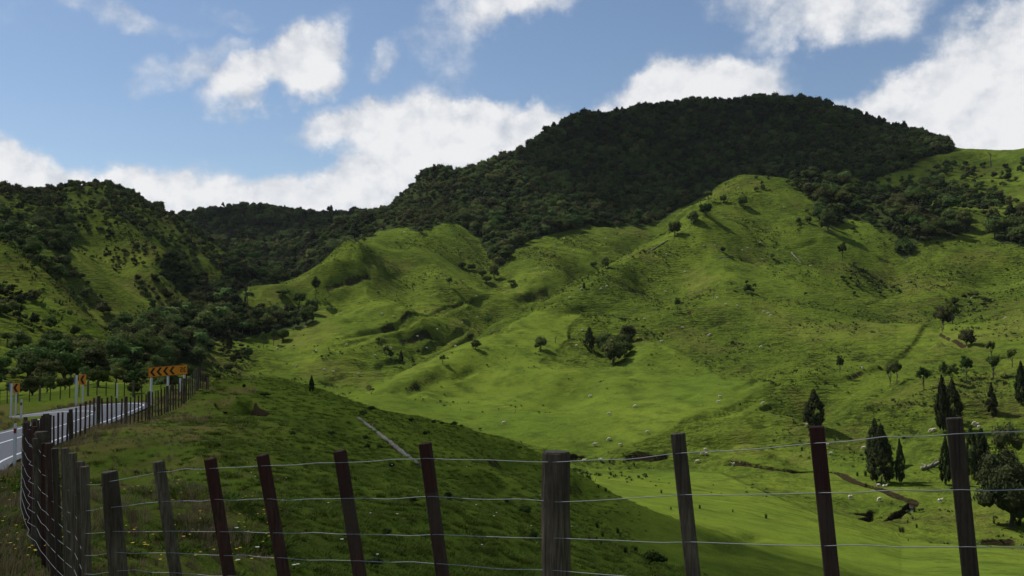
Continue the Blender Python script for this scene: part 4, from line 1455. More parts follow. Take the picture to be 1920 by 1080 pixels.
def rush_mesh(name, rng, n=90, mat=None, w=.5, spread=.16, wid=.012):
    V, Fc = [], []
    for k in range(n):
        a = rng.uniform(0, 2 * math.pi); r0 = abs(rng.normal()) * spread * .5
        b = np.array([math.cos(a) * r0, math.sin(a) * r0, -.03]); h = rng.uniform(.55, 1.0); lean = rng.uniform(.05, .6) * w
        ang = a + rng.uniform(-.6, .6); d = np.array([math.cos(ang), math.sin(ang), 0]); sd = np.array([-d[1], d[0], 0]) * wid
        p1 = b + d * lean * .35 + [0, 0, h * .6]; p2 = b + d * lean + [0, 0, h]
        i = len(V); V += [b - sd, b + sd, p1 + sd * .8, p1 - sd * .8, p2]
        Fc += [[i, i + 1, i + 2, i + 3], [i + 3, i + 2, i + 4]]
    me = bpy.data.meshes.new(name); me.from_pydata([tuple(v) for v in V], [], Fc); me.materials.append(mat or MAT['rush']); me.update()
    return me


rg = np.random.default_rng(5)
CROWN = {
    'round': [crown_mesh('crown', MAT[m_], rg, 30, 75, .036, .5, .02, 1, 'round', .20) for m_ in ('bush', 'bush', 'bush_light', 'bush_olive')],
    'lobed': [crown_mesh('crown', MAT[m_], rg, 18, 110, .034, .5, .10, 1, 'round', .23, .7) for m_ in ('bush', 'bush_light')],
    'cone': [crown_mesh('crown', MAT['dark'], rg, 105, 55, .024, .5, .10, 1, 'cone', .15) for _ in range(3)],
    'loose': [crown_mesh('crown', MAT[m_], rg, nn__, 70, .032, .5, zz__, 1, 'round', cc__, .75) for m_, nn__, zz__, cc__ in (('bush', 22, .28, .17), ('bush_light', 14, .3, .2), ('bush_olive', 12, .22, .19), ('bush', 17, .16, .21))],
    'small': [crown_mesh('crown', MAT[m_], rg, 9, 70, .07, .55, .05, 1, 'round', .32) for m_ in ('bush', 'dark')],
}
TRUNK = [trunk_mesh('trunk', rg, .62, .035) for _ in range(2)]
TRUNKC = trunk_mesh('trunk', rg, .7, .028, 3, spread=.1)
FERN = fern_mesh('fronds', rg)
FTRUNK = trunk_mesh('trunk', rg, .72, .03, 0)
RUSH = [rush_mesh('rush_clump', rg) for _ in range(3)]


def put(name, u, v, hpx, wpx, kind, label, cat='tree', group=None, var=None, xyz=None, h=None, wd=None, sink=.0):
    """a tree whose foot is seen at (u, v) in the photograph, hpx tall and wpx wide there; real size follows from its distance"""
    if xyz is None:
        p = hit(u, v)
        if p is None: return None
        r = math.hypot(p[0], p[1]) / math.cos(float(ray(u, 540)[0]))
        h = hpx / F * r; wd = wpx / F * r
    else: p = xyz
    x, y, z = p
    root = empty(name, (x, y, z - (.2 if kind == 'round' else .12 if kind in ('lobed', 'small') else .04) * h - sink), rg.uniform(0, 6.28), label, cat, group)
    ms = CROWN.get(kind)
    if kind == 'fern':
        c = from_mesh('fronds', FERN, root); t = from_mesh('trunk', FTRUNK, root)
        c.scale = t.scale = (wd, wd, h); return root
    vi = var if var is not None else int(rg.integers(len(ms)))
    c = from_mesh('crown', ms[vi % len(ms)], root)
    if kind == 'cone': wd *= .78; h *= .93
    c.scale = (wd, wd, h)
    if kind != 'small':
        t = from_mesh('trunk', TRUNKC if kind == 'cone' else TRUNK[vi % 2], root)
        t.scale = (max(wd, h * .4),) * 2 + (h,)
    return root


for (u, v, h, w, lab) in [(60, 742, 38, 36, 'dark bush between the two chevron signs'),
                          (252, 738, 24, 26, 'low bush left of the long sign'), (322, 729, 34, 28, 'bushy tree under the middle of the long sign')]:
    put('broadleaf_tree', u, v, h, w, 'round', lab, 'tree', None, None)
G_CON = 'dark conifers on the valley floor'
put('conifer_tree', 1527, 801, 68, 46, 'cone', 'lone rounded dark conifer behind the red topped fence batten', 'tree', G_CON)
put('conifer_tree', 1641, 882, 92, 38, 'cone', 'narrow dark conifer rising behind the broad conifer with a sheep under it', 'tree', G_CON)
put('conifer_tree', 1653, 905, 100, 54, 'cone', 'broad dark conifer on the flat with a sheep lying in its shade', 'tree', G_CON)
put('conifer_tree', 1688, 905, 76, 20, 'cone', 'slim young conifer just right of the broad conifer', 'tree', G_CON)
put('conifer_tree', 1774, 909, 82, 24, 'cone', 'slim grey green conifer beside the grey fallen log in the valley', 'tree', G_CON)
put('conifer_tree', 1768, 808, 92, 30, 'cone', 'left tree of the dark conifer pair above the right fence batten', 'tree', G_CON)
put('conifer_tree', 1786, 797, 76, 40, 'cone', 'right tree of the dark conifer pair above the right fence batten', 'tree', G_CON)
put('conifer_tree', 1860, 783, 56, 20, 'cone', 'small slim conifer alone on the rushy slope at right', 'tree', G_CON)
put('conifer_tree', 1822, 896, 84, 30, 'cone', 'tall conifer standing just right of the fence batten', 'tree', G_CON)
put('conifer_tree', 1842, 901, 84, 38, 'cone', 'near conifer with a dark cone crown right of the fence batten', 'tree', G_CON)
put('conifer_tree', 1916, 757, 66, 26, 'cone', 'slim conifer cut by the right edge above the flat', 'tree', G_CON)
put('spreading_tree', 1897, 988, 150, 96, 'round', 'largest dark round tree with a bare trunk at the right edge', 'tree', var=0).children[0].data = crown_mesh('crown', MAT['dark'], rg, 70, 170, .02, .5, -.02, 1, 'round', .17)
put('spreading_tree', 1888, 905, 100, 50, 'loose', 'loose grey green tree behind the largest round tree', 'tree', var=2)
put('conifer_tree', 584, 735, 32, 13, 'cone', 'small spire conifer behind the shaded knoll', 'tree')
put('conifer_tree', 1105, 656, 46, 28, 'cone', 'dark pointed tree at the left of the clump in the hillside hollow', 'tree')
for k, (u, v, h, w, vv, lab) in enumerate([
        (1150, 684, 62, 52, 2, 'lowest pale bushy tree of the clump in the hillside hollow'), (1135, 668, 56, 40, 2, 'pale bushy tree right beside the dark pointed tree in the hollow'),
        (1160, 660, 50, 44, 0, 'middle bushy tree of the clump in the hillside hollow'), (1178, 640, 40, 34, 3, 'topmost bushy tree of the clump in the hillside hollow'), (1172, 668, 42, 34, 0, 'rightmost dark bushy tree of the clump in the hillside hollow')]):
    put('broadleaf_tree', u, v, h, w, 'round', lab, 'tree', 'bushy trees in the hillside hollow', vv)
for (u, v, h, w, k_, vv, lab) in [
        (1014, 657, 34, 28, 'round', 2, 'round pale tree left of a white dead stub on the green hill'),
        (892, 655, 24, 21, 'round', 2, 'round pale tree in the gully below the middle hill'), (882, 636, 18, 15, 'round', 0, 'small dark round tree just above the pale round tree in the gully'),
        (915, 609, 19, 17, 'lobed', 0, 'small flat topped tree on the slope right of the gully'), (958, 536, 16, 19, 'lobed', 0, 'dark spreading tree low in the basin between the hills'),
        (830, 683, 19, 14, 'loose', 0, 'small round tree on a thin stem above the creek line'), (784, 668, 15, 10, 'loose', 0, 'tiniest stemmed tree on the middle slope'),
        (752, 679, 24, 11, 'cone', 0, 'narrow dark tree right of the two joined trees on the middle slope'), (733, 682, 28, 12, 'loose', 0, 'right one of the two joined trees on the middle slope'),
        (724, 671, 24, 13, 'loose', 0, 'left one of the two joined trees on the middle slope'), (709, 652, 22, 10, 'loose', 1, 'thin tree upslope of the two joined trees'),
        (592, 562, 46, 18, 'loose', 0, 'tall thin tree on the left shoulder of the middle hill'), (562, 572, 36, 26, 'round', 0, 'round bush left of the tall thin tree on the shoulder'),
        (585, 588, 40, 26, 'round', 0, 'round bush below the tall thin tree on the shoulder'), (530, 557, 17, 28, 'lobed', 0, 'low flat bush with a dark shadow on the shoulder'),
        (1580, 489, 34, 18, 'loose', 0, 'stemmed tree casting a slanting shadow on the steep hillside'), (1603, 510, 22, 9, 'loose', 1, 'thin small tree downhill of the stemmed tree'),
        (1265, 443, 42, 24, 'round', 0, 'dark round tree on the left edge of the big hill crest'), (1300, 419, 30, 24, 'round', 2, 'pale round tree above the dark round tree on the crest'),
        (1323, 404, 34, 24, 'round', 0, 'dark tree high on the left crest of the big hill'), (1328, 378, 22, 18, 'loose', 1, 'thin pale tree near the top of the crest'),
        (1356, 380, 20, 14, 'round', 0, 'small tree just left of the summit track'), (1392, 388, 30, 20, 'round', 0, 'dark tree below the summit of the big hill'),
        (1113, 500, 14, 14, 'round', 0, 'small bush in the basin left of a pale round tree'), (1135, 503, 28, 18, 'round', 2, 'pale round tree in the basin behind the crest'),
        (1270, 586, 30, 14, 'loose', 0, 'small crowned tree on a thin bare stem in the open slope'),
        (1553, 434, 52, 32, 'round', 2, 'pale round tree below the dark bush band on the spur'), (1537, 418, 40, 26, 'round', 2, 'pale tree upper left of its pale neighbour on the spur'),
        (1768, 612, 44, 34, 'round', 3, 'olive bush above the track in the right gully'), (1786, 608, 34, 24, 'loose', 0, 'dark tree beside the olive bush in the right gully'), (1812, 650, 36, 28, 'round', 3, 'olive bush lower down the right gully'),
        (430, 656, 30, 14, 'cone', 0, 'dark narrow tree below the bush block'), (466, 674, 32, 18, 'round', 0, 'round tree on the grass below the bush block'), (437, 684, 28, 14, 'round', 0, 'small dark tree below the narrow tree by the bush block'),
        (494, 652, 30, 14, 'loose', 0, 'thin stemmed tree at the foot of the bush block'), (513, 648, 32, 16, 'loose', 0, 'stemmed tree right of the thin stemmed tree'), (530, 640, 34, 26, 'round', 0, 'dark round tree at the right foot of the bush block'),
        (427, 702, 26, 20, 'lobed', 0, 'low tree by the far end of the fence'), (407, 712, 14, 16, 'small', 0, 'small bush at the crest behind the long sign'), (386, 714, 18, 12, 'small', 0, 'small upright bush behind the long sign'),
        (160, 722, 34, 28, 'lobed', 1, 'pale round tree behind the taller chevron sign'), (185, 725, 42, 36, 'round', 0, 'dark round tree right of the taller chevron sign'), (120, 712, 70, 52, 'round', 0, 'large dark round tree above the bend in the road'),
        (30, 742, 34, 30, 'round', 0, 'grey green tree behind the left chevron sign'), (290, 716, 50, 34, 'lobed', 1, 'pale tree behind the left end of the long sign'), (350, 712, 40, 30, 'round', 0, 'dark tree behind the right end of the long sign'),
        (843, 538, 20, 10, 'loose', 0, 'wispy small tree alone on the middle hillside'), (683, 458, 14, 10, 'loose', 0, 'lone windswept tree on the middle hill crest'),
        (905, 520, 22, 18, 'round', 0, 'dark bush at the top of the middle gully'), (866, 503, 18, 18, 'round', 0, 'leftmost bush of the middle gully'), (884, 508, 20, 18, 'round', 0, 'bush between two others in the middle gully'),
        (926, 522, 34, 22, 'round', 2, 'pale tree where the middle gullies join'), (912, 530, 20, 24, 'round', 0, 'lowest dark bush of the middle gully'), (1448, 486, 12, 8, 'small', 0, 'single small shrub left of the fallen log on the hillside'),
        (1355, 474, 13, 9, 'small', 1, 'single dark shrub in the upper middle of the big hill'), (1095, 542, 14, 7, 'cone', 0, 'small pointed tree on the crest line of the green hill')]:
    put('shrub' if k_ == 'small' else 'broadleaf_tree', u, v, h, w, k_, lab, 'bush' if k_ == 'small' or 'bush' in lab else 'tree', None, vv)
row = [(1575, 704, 36, 15), (1669, 726, 46, 20), (1682, 720, 42, 18), (1732, 730, 38, 24), (1770, 722, 40, 17), (1785, 724, 38, 20), (1812, 714, 42, 22), (1863, 710, 42, 26), (1898, 688, 32, 18), (1859, 672, 30, 16)]
rl = ['mop headed tree alone on the grass, leftmost of the row of stemmed trees', 'left stem of the first close pair in the row of mop headed trees', 'right stem of the first close pair in the row of mop headed trees', 'wide mop headed tree between the two close pairs',
      'left stem of the second close pair of mop headed trees', 'right stem of the second close pair of mop headed trees', 'mop headed tree just right of the second close pair', 'broadest mop headed tree near the right end of the row', 'small mop headed tree by the gully at the right edge', 'thin tree above the broadest mop headed tree']
for (u, v, h, w), lab in zip(row, rl):
    put('mop_headed_tree', u, v, h, w, 'loose', lab, 'tree', 'stemmed trees in a row across the lower slope', (0, 3, 0, 3, 2)[int(u) % 5])

# shrubs and rushes
SH = [(680, 782, 15, 16, 'left of two round shrubs at the knoll edge'), (697, 772, 13, 14, 'right of two round shrubs at the knoll edge'), (771, 791, 9, 9, 'tiny shrub on the knoll skyline before three others'), (813, 795, 9, 9, 'second shrub along the knoll skyline'), (828, 797, 8, 8, 'third shrub along the knoll skyline'),
      (851, 800, 12, 13, 'biggest shrub along the knoll skyline'), (865, 801, 6, 7, 'tiny shrub beside the biggest skyline shrub'), (900, 807, 6, 7, 'last shrub down the knoll skyline'), (975, 842, 7, 9, 'shrub low on the knoll edge left of the grey post'), (797, 818, 12, 7, 'upright shrub above the red topped batten'),
      (803, 815, 8, 7, 'small shrub leaning on the upright shrub'), (686, 826, 12, 10, 'upper shrub below the fallen log'), (689, 843, 13, 11, 'lower shrub below the fallen log'), (712, 843, 12, 12, 'shrub under the middle of the fallen log'), (735, 878, 12, 11, 'shrub left of the upper batten wire crossing'),
      (549, 818, 12, 11, 'shrub in the open left part of the knoll'), (620, 815, 8, 14, 'low spreading shrub in the middle of the knoll'), (458, 729, 10, 6, 'small upright shrub on top of the knoll'), (497, 744, 9, 16, 'low dark shrub near the top of the knoll'), (775, 944, 13, 14, 'shrub under the second wire left of a batten'),
      (985, 968, 24, 26, 'bushy dark shrub left of the grey post'), (1228, 1062, 32, 40, 'broad dark bush at the bottom between grey post and batten'), (950, 945, 12, 8, 'upright shrub left of the bushy dark shrub'), (1000, 1015, 22, 18, 'dark shrub touching the left side of the grey post'), (725, 1008, 20, 18, 'dark shrub by the third wire'),
      (840, 935, 15, 14, 'shrub right of the tallest left batten'), (705, 1062, 18, 30, 'low bush under the lowest wires')]
for (u, v, h, w, lab) in SH:
    put('shrub', u, v, h, w, 'small', lab, 'bush', 'shrubs on the shaded knoll', None)
RU = [(1120, 990, 15, 10), (1130, 1006, 12, 10), (1118, 1014, 12, 14), (1112, 1015, 10, 12), (1127, 1022, 14, 14), (1158, 1000, 14, 6), (1163, 1008, 10, 6), (1105, 1014, 12, 8), (1173, 1038, 18, 14), (1192, 1036, 18, 14), (1122, 915, 9, 8), (1136, 922, 10, 9), (1143, 868, 9, 7), (1189, 873, 8, 7), (1312, 954, 10, 7), (1240, 925, 9, 5), (1258, 956, 8, 5),
      (1436, 972, 11, 8), (1374, 960, 7, 6), (1688, 998, 12, 5), (1693, 998, 12, 5), (1719, 990, 9, 7), (1702, 980, 7, 8), (1864, 982, 10, 6), (1863, 974, 5, 4), (1703, 1014, 5, 4), (1608, 893, 10, 12), (1623, 893, 14, 6), (1624, 913, 9, 4), (1504, 845, 9, 9), (1714, 960, 12, 14), (1470, 838, 4, 8), (1455, 845, 3, 10), (1595, 778, 5, 8), (1881, 1006, 6, 5)]
for i, (u, v, h, w) in enumerate(RU):
    p = hit(u, v)
    if not p: continue
    r = math.hypot(p[0], p[1]); hh = h / F * r
    o = from_mesh('rush_clump', RUSH[i % 3])
    o.location = (p[0], p[1], p[2] - .02); o.scale = (hh * 1.2, hh * 1.2, hh); o.rotation_euler = (0, 0, i * 1.7)
    where = 'right of the grey post' if u < 1260 else 'between the right battens' if u < 1500 else 'beside the valley creek'
    tag(o, 'tuft of dark upright rushes ' + where, 'rush', 'rushes ' + where)

# ------------------------------------------------------------------ bush on the hillsides: scatter over the mapped regions
def proj_uv(x, y, z): return project(x, y, z)


cands = []
for name, (P, dens) in FR.items():
    a0, a1 = P[:, 0].min(), P[:, 0].max(); r0, r1 = math.exp(P[:, 1].min()), math.exp(P[:, 1].max())
    big = name in ('mountain', 'wedge', 'far hill')
    step = {'mountain': 4.9, 'wedge': 5.0, 'far hill': 6.4, 'left top': 4.0, 'left clump': 4.6, 'left gully': 3.8, 'middle gully': 4.2, 'bush block': 4.3, 'near left': 3.8, 'road side': 3.6, 'right spur': 6.0, 'right saddle': 5.5, 'right edge': 6.0, 'right upper': 6.0}[name]
    x0, x1 = r1 * math.sin(a0) if a0 < 0 else r0 * math.sin(a0), r1 * math.sin(a1) if a1 > 0 else r0 * math.sin(a1)
    gx, gy = np.meshgrid(np.arange(x0 - 5, x1 + 5, step), np.arange(r0 * .85, r1 + 5, step))
    gx = gx.ravel() + RNG.uniform(-.46, .46, gx.size) * step; gy = gy.ravel() + RNG.uniform(-.46, .46, gy.size) * step
    a, s_ = np.arctan2(gx, gy), np.log(np.hypot(gx, gy))
    ok = inside(P, a + 0.004 * fbm(gx, gy, 30, 3, 91), s_ + .01 * fbm(gx, gy, 30, 3, 92)) & (np.abs(a) < .56)
    gap = fbm(gx, gy, 24, 3, 17) * .5 + .5
    ok &= RNG.uniform(0, 1, gx.size) < np.where(gap > .42, dens + .05, dens - .25)
    for x, y in zip(gx[ok], gy[ok]): cands.append((x, y, name))
# single bushes thinly over the left hills and the right-hand slopes
for k in range(2600):
    u, v = RNG.uniform(-40, 470) if k < 2000 else RNG.uniform(1400, 1940), RNG.uniform(380, 715) if k < 2000 else RNG.uniform(330, 600)
    h_ = hit(u, v)
    if h_ is None or math.hypot(h_[0], h_[1]) < 170: continue
    if fbm(np.array([h_[0]]), np.array([h_[1]]), 40, 3, 19)[0] < (.02 if k < 2000 else .18): continue
    cands.append((h_[0], h_[1], 'left slopes' if k < 2000 else 'right slopes'))
cx = np.array([c[0] for c in cands]); cy = np.array([c[1] for c in cands]); cn = [c[2] for c in cands]
cz = zat(cx, cy); cr = np.hypot(cx, cy)
NSM = fbm(cx, cy, 35, 3, 23)
size = {'mountain': 6.4, 'wedge': 6.0, 'far hill': 6.6, 'left top': 3.6, 'left clump': 6.2, 'left gully': 4.2, 'middle gully': 4.8, 'bush block': 6.0, 'near left': 4.2, 'road side': 2.4, 'right spur': 7.5, 'right saddle': 6.0, 'right edge': 8.0, 'right upper': 4.2, 'left slopes': 2.2, 'right slopes': 2.6}
csz = np.array([size[q] for q in cn]) * np.clip(RNG.lognormal(0, .36, len(cn)), .45, 1.7) * (1 + .25 * NSM)
# low manuka scrub on the mountain's left shoulder
cu, cv_ = proj_uv(cx, cy, cz)
shoulder = np.array([q == 'mountain' for q in cn]) & (cu < 900) & (fbm(cx, cy, 90, 2, 29) + (860 - cu) / 160 > 0)
csz[shoulder] *= .58
# which can be seen: nothing nearer in the same heading rises above them
terr_te = (Z2 - CAMZ) / R2
mx = np.maximum.accumulate(terr_te, axis=1)
ii, _ = lerp_idx(AZ[:1180], np.arctan2(cx, cy)); jj, _ = lerp_idx(RS, cr - 6)
vis = (cz + csz * .8 - CAMZ) / cr > mx[ii, jj]
keepfar = (cz + csz - CAMZ) / cr > mx[ii, jj] - .03
order = np.argsort(-(csz / cr) * vis * ((cu > -20) & (cu < 1940)))
single = set(order[:285].tolist())
names_g = {'bush block': 'the bush above the bend', 'near left': 'the near left slope', 'road side': 'the paddock behind the road', 'left gully': 'the left hill gully', 'left slopes': 'the open left slopes', 'left clump': 'the high left clump',
           'middle gully': 'the far left gully', 'left top': 'the upper left hill', 'right spur': 'the right spur bush', 'right slopes': 'the open right slopes', 'right edge': 'the right edge bush', 'right saddle': 'the right saddle bush',
           'right upper': 'the top right pasture', 'wedge': 'the bush behind the middle hill', 'mountain': 'the mountain bush', 'far hill': 'the far hill'}
PV = [CROWN['round'][0], CROWN['round'][1], CROWN['round'][2], CROWN['round'][3], CROWN['lobed'][0], CROWN['lobed'][1]]
bypatch = {}
for i in single: bypatch.setdefault(cn[i], []).append(i)
ntree = 0
for patch_name, ids in bypatch.items():
    U = np.array([cu[i] for i in ids]); Vv = np.array([cv_[i] for i in ids])
    qu, qv = np.quantile(U, (.33, .67)), np.quantile(Vv, (.33, .67))
    cell = {}
    for i in ids:
        vv_ = 'upper' if cv_[i] < qv[0] else 'lower' if cv_[i] > qv[1] else ''
        uu_ = 'left' if cu[i] < qu[0] else 'right' if cu[i] > qu[1] else ''
        cell[i] = (vv_ + ' ' + uu_).strip() or 'middle'
    for i in ids:
        rr0 = int(RNG.integers(0, 6)); hgt = csz[i] * RNG.uniform(.85, 1.25)
        isf = patch_name in ('bush block', 'left gully') and RNG.uniform() < .16
        nm = 'tree_fern' if isf else 'bush_tree'
        tone = 'a tree fern with pale fronds' if isf else ['dark green bushy tree', 'dark green bushy tree', 'pale green bushy tree', 'olive brown bushy tree', 'dark lobed bushy tree', 'pale lobed bushy tree'][rr0]
        lab = '%s, %s of %s' % (tone, cell[i], names_g[patch_name])
        grp = '%s in %s' % ('tree ferns' if isf else tone + 's', names_g[patch_name])
        root = empty(nm, (cx[i], cy[i], cz[i] - .04 * hgt), RNG.uniform(0, 6.28), lab.replace('a tree fern', 'tree fern'), 'tree', grp)
        wd = csz[i] * RNG.uniform(.85, 1.15)
        if isf:
            c = from_mesh('fronds', FERN, root); t = from_mesh('trunk', FTRUNK, root)
            c.scale = t.scale = (wd * .9, wd * .9, hgt * .9)
        else:
            c = from_mesh('crown', PV[rr0], root); c.scale = (wd, wd, hgt)
            t = from_mesh('trunk', TRUNK[rr0 % 2], root); t.scale = (wd, wd, hgt)
        ntree += 1
rest = np.array([i for i in range(len(cn)) if i not in single and keepfar[i]])
print('single', ntree, 'forest', len(rest))

# the far woods as one mass: low-detail trees instanced on a point cloud
protos = []
LOD = [('round', 'bush', .5, 0.1, 20, 24), ('round', 'bush', .5, 0.1, 24, 20), ('round', 'bush_olive', .5, 0.1, 20, 24), ('round', 'bush_light', .5, .12, 18, 24), ('round', 'dark', .48, .1, 22, 22), ('cone', 'dark', .36, .1, 22, 20)]
pc = bpy.data.collections.new('far_tree_kinds')
for k, (kd, mt_, w_, z0, nc, per) in enumerate(LOD):
    me = crown_mesh('far_tree', MAT[mt_], rg, nc, per, .062, w_, z0 - .1, 1.0, kd, .23)
    o = bpy.data.objects.new('far_tree_%d' % k, me)
    pc.objects.link(o)


def instancer(name, P, sc, idx, coll, label_kind='stuff'):
    me = bpy.data.meshes.new(name)
    me.vertices.add(len(P)); me.vertices.foreach_set('co', np.asarray(P, np.float32).ravel())
    for nme, typ, arr in (('sc', 'FLOAT_VECTOR', np.asarray(sc, np.float32)), ('rz', 'FLOAT_VECTOR', np.c_[np.zeros((len(P), 2)), RNG.uniform(0, 6.283, len(P))].astype(np.float32))):
        a = me.attributes.new(nme, typ, 'POINT'); a.data.foreach_set('vector', arr.ravel())
    a = me.attributes.new('kind', 'INT', 'POINT'); a.data.foreach_set('value', np.asarray(idx, np.int32))
    me.update()
    o = from_mesh(name, me)
    ng = bpy.data.node_groups.new(name, 'GeometryNodeTree')
    ng.interface.new_socket('Geometry', in_out='INPUT', socket_type='NodeSocketGeometry')
    ng.interface.new_socket('Geometry', in_out='OUTPUT', socket_type='NodeSocketGeometry')
    gi = ng.nodes.new('NodeGroupInput'); go = ng.nodes.new('NodeGroupOutput')
    ci = ng.nodes.new('GeometryNodeCollectionInfo'); ci.inputs['Collection'].default_value = coll
    ci.inputs['Separate Children'].default_value = True; ci.inputs['Reset Children'].default_value = True
    ip = ng.nodes.new('GeometryNodeInstanceOnPoints')
    def attr(nm, dt):
        n_ = ng.nodes.new('GeometryNodeInputNamedAttribute'); n_.data_type = dt; n_.inputs['Name'].default_value = nm
        return [q for q in n_.outputs if q.enabled and q.name == 'Attribute'][0]
    L = ng.links
    L.new(gi.outputs[0], ip.inputs['Points']); L.new(ci.outputs[0], ip.inputs['Instance'])
    ip.inputs['Pick Instance'].default_value = True
    L.new(attr('kind', 'INT'), ip.inputs['Instance Index']); L.new(attr('rz', 'FLOAT_VECTOR'), ip.inputs['Rotation']); L.new(attr('sc', 'FLOAT_VECTOR'), ip.inputs['Scale'])
    L.new(ip.outputs[0], go.inputs[0])
    md = o.modifiers.new('scatter', 'NODES'); md.node_group = ng
    return o


fx, fy, fz, fs_ = cx[rest], cy[rest], cz[rest], csz[rest]
tone = 1.3 * fbm(fx, fy, 45, 3, 33) + .3 * RNG.normal(size=len(rest))
idx = np.where(tone < -.35, 4, np.where(tone < .05, 0, np.where(tone < .3, 1, np.where(tone < .5, 2, 3))))
idx = np.where(shoulder[rest] | ((np.array(cn)[rest] == 'left top') & (RNG.uniform(size=len(rest)) < .55)), np.where(RNG.uniform(size=len(rest)) < .6, 2, 1), idx)
lush_ = (np.array(cn)[rest] == 'mountain') & (cu[rest] < 1060) & (fbm(fx, fy, 38, 3, 37) > .02)
idx = np.where(lush_ & (RNG.uniform(size=len(rest)) < .7), 3, idx)
sky_ = RNG.uniform(size=len(rest)) < .07
idx = np.where(sky_ & ~shoulder[rest], 5, idx)
hh = fs_ * RNG.uniform(.8, 1.25, len(rest)) * np.where(idx == 5, 1.15, 1)
o = instancer('forest', np.c_[fx, fy, fz - hh * .12], np.c_[fs_, fs_, hh], idx, pc)
tag(o, 'dense dark bush covering the mountain and the far hills', 'forest', kind='stuff')

# ------------------------------------------------------------------ sheep


def sheep_mesh(pose):
    """one continuous body: barrel, neck, head, four legs, short tail"""
    hd = {'graze': [(.50, 0, .52), (.62, 0, .34), (.70, 0, .16), (.74, 0, .05)], 'stand': [(.50, 0, .78), (.60, 0, .93), (.72, 0, .96), (.84, 0, .90)], 'lie': [(.48, 0, .42), (.56, 0, .60), (.68, 0, .63), (.80, 0, .58)]}[pose]
    dz = 0 if pose != 'lie' else -.36
    J = [((-.02, 0, .62 + dz), .27)]                                   # pelvis region / middle of barrel is the root
    E_ = []
    def add(p, r, par): J.append((p, r)); E_.append((par, len(J) - 1)); return len(J) - 1
    r1 = add((-.26, 0, .62 + dz), .255, 0); r2 = add((-.44, 0, .60 + dz), .17, r1); add((-.54, 0, .50 + dz), .035, r2)
    f1 = add((.22, 0, .62 + dz), .25, 0); f2 = add((.38, 0, .62 + dz), .18, f1)
    rad = (.115, .085, .085, .045)
    k = f2
    for p, r in zip(hd, rad): k = add(p, r, k)
    head = k - 1
    for s in (-1, 1):
        add((J[head][0][0] - .05, s * .13, J[head][0][2] + .03), .022, head)
        if pose != 'lie':
            a = add((.27, s * .13, .36), .055, f1); b = add((.27, s * .13, .18), .034, a); add((.28, s * .13, .0), .03, b)
            a = add((-.30, s * .14, .38), .08, r1); b = add((-.36, s * .14, .20), .036, a); add((-.33, s * .14, .0), .03, b)
        else:
            a = add((.36, s * .17, .08), .05, f1); add((.50, s * .17, .04), .035, a)
            a = add((-.30, s * .2, .10), .06, r1); add((-.18, s * .25, .04), .035, a)
    me = bpy.data.meshes.new('sheep'); me.from_pydata([j[0] for j in J], E_, [])
    o = bpy.data.objects.new('sheep_form', me); COL.objects.link(o)
    sk = o.modifiers.new('s', 'SKIN'); sb = o.modifiers.new('u', 'SUBSURF'); sb.levels = 1; sb.render_levels = 1
    lay = me.skin_vertices[0].data if len(me.skin_vertices) else None
    if lay is None:
        bm = bmesh.new(); bm.from_mesh(me); bm.verts.layers.skin.verify(); bm.to_mesh(me); bm.free(); lay = me.skin_vertices[0].data
    for v, (p, r) in zip(lay, J): v.radius = (r, r)
    lay[0].use_root = True
    dg = bpy.context.evaluated_depsgraph_get()
    m2 = bpy.data.meshes.new_from_object(o.evaluated_get(dg))
    bpy.data.objects.remove(o)
    co = np.empty(len(m2.vertices) * 3, np.float32); m2.vertices.foreach_get('co', co); co = co.reshape(-1, 3)
    woolly = (np.abs(co[:, 0] + .04) < .46) & (co[:, 2] > .36 + dz)
    co += (woolly * .022 * np.sin(co[:, 0] * 31 + co[:, 1] * 17))[:, None] * np.array([.3, .6, 1])
    m2.vertices.foreach_set('co', co.ravel())
    m2.polygons.foreach_set('use_smooth', np.ones(len(m2.polygons), dtype=bool))
    m2.materials.clear(); m2.materials.append(MAT['wool'])
    return m2


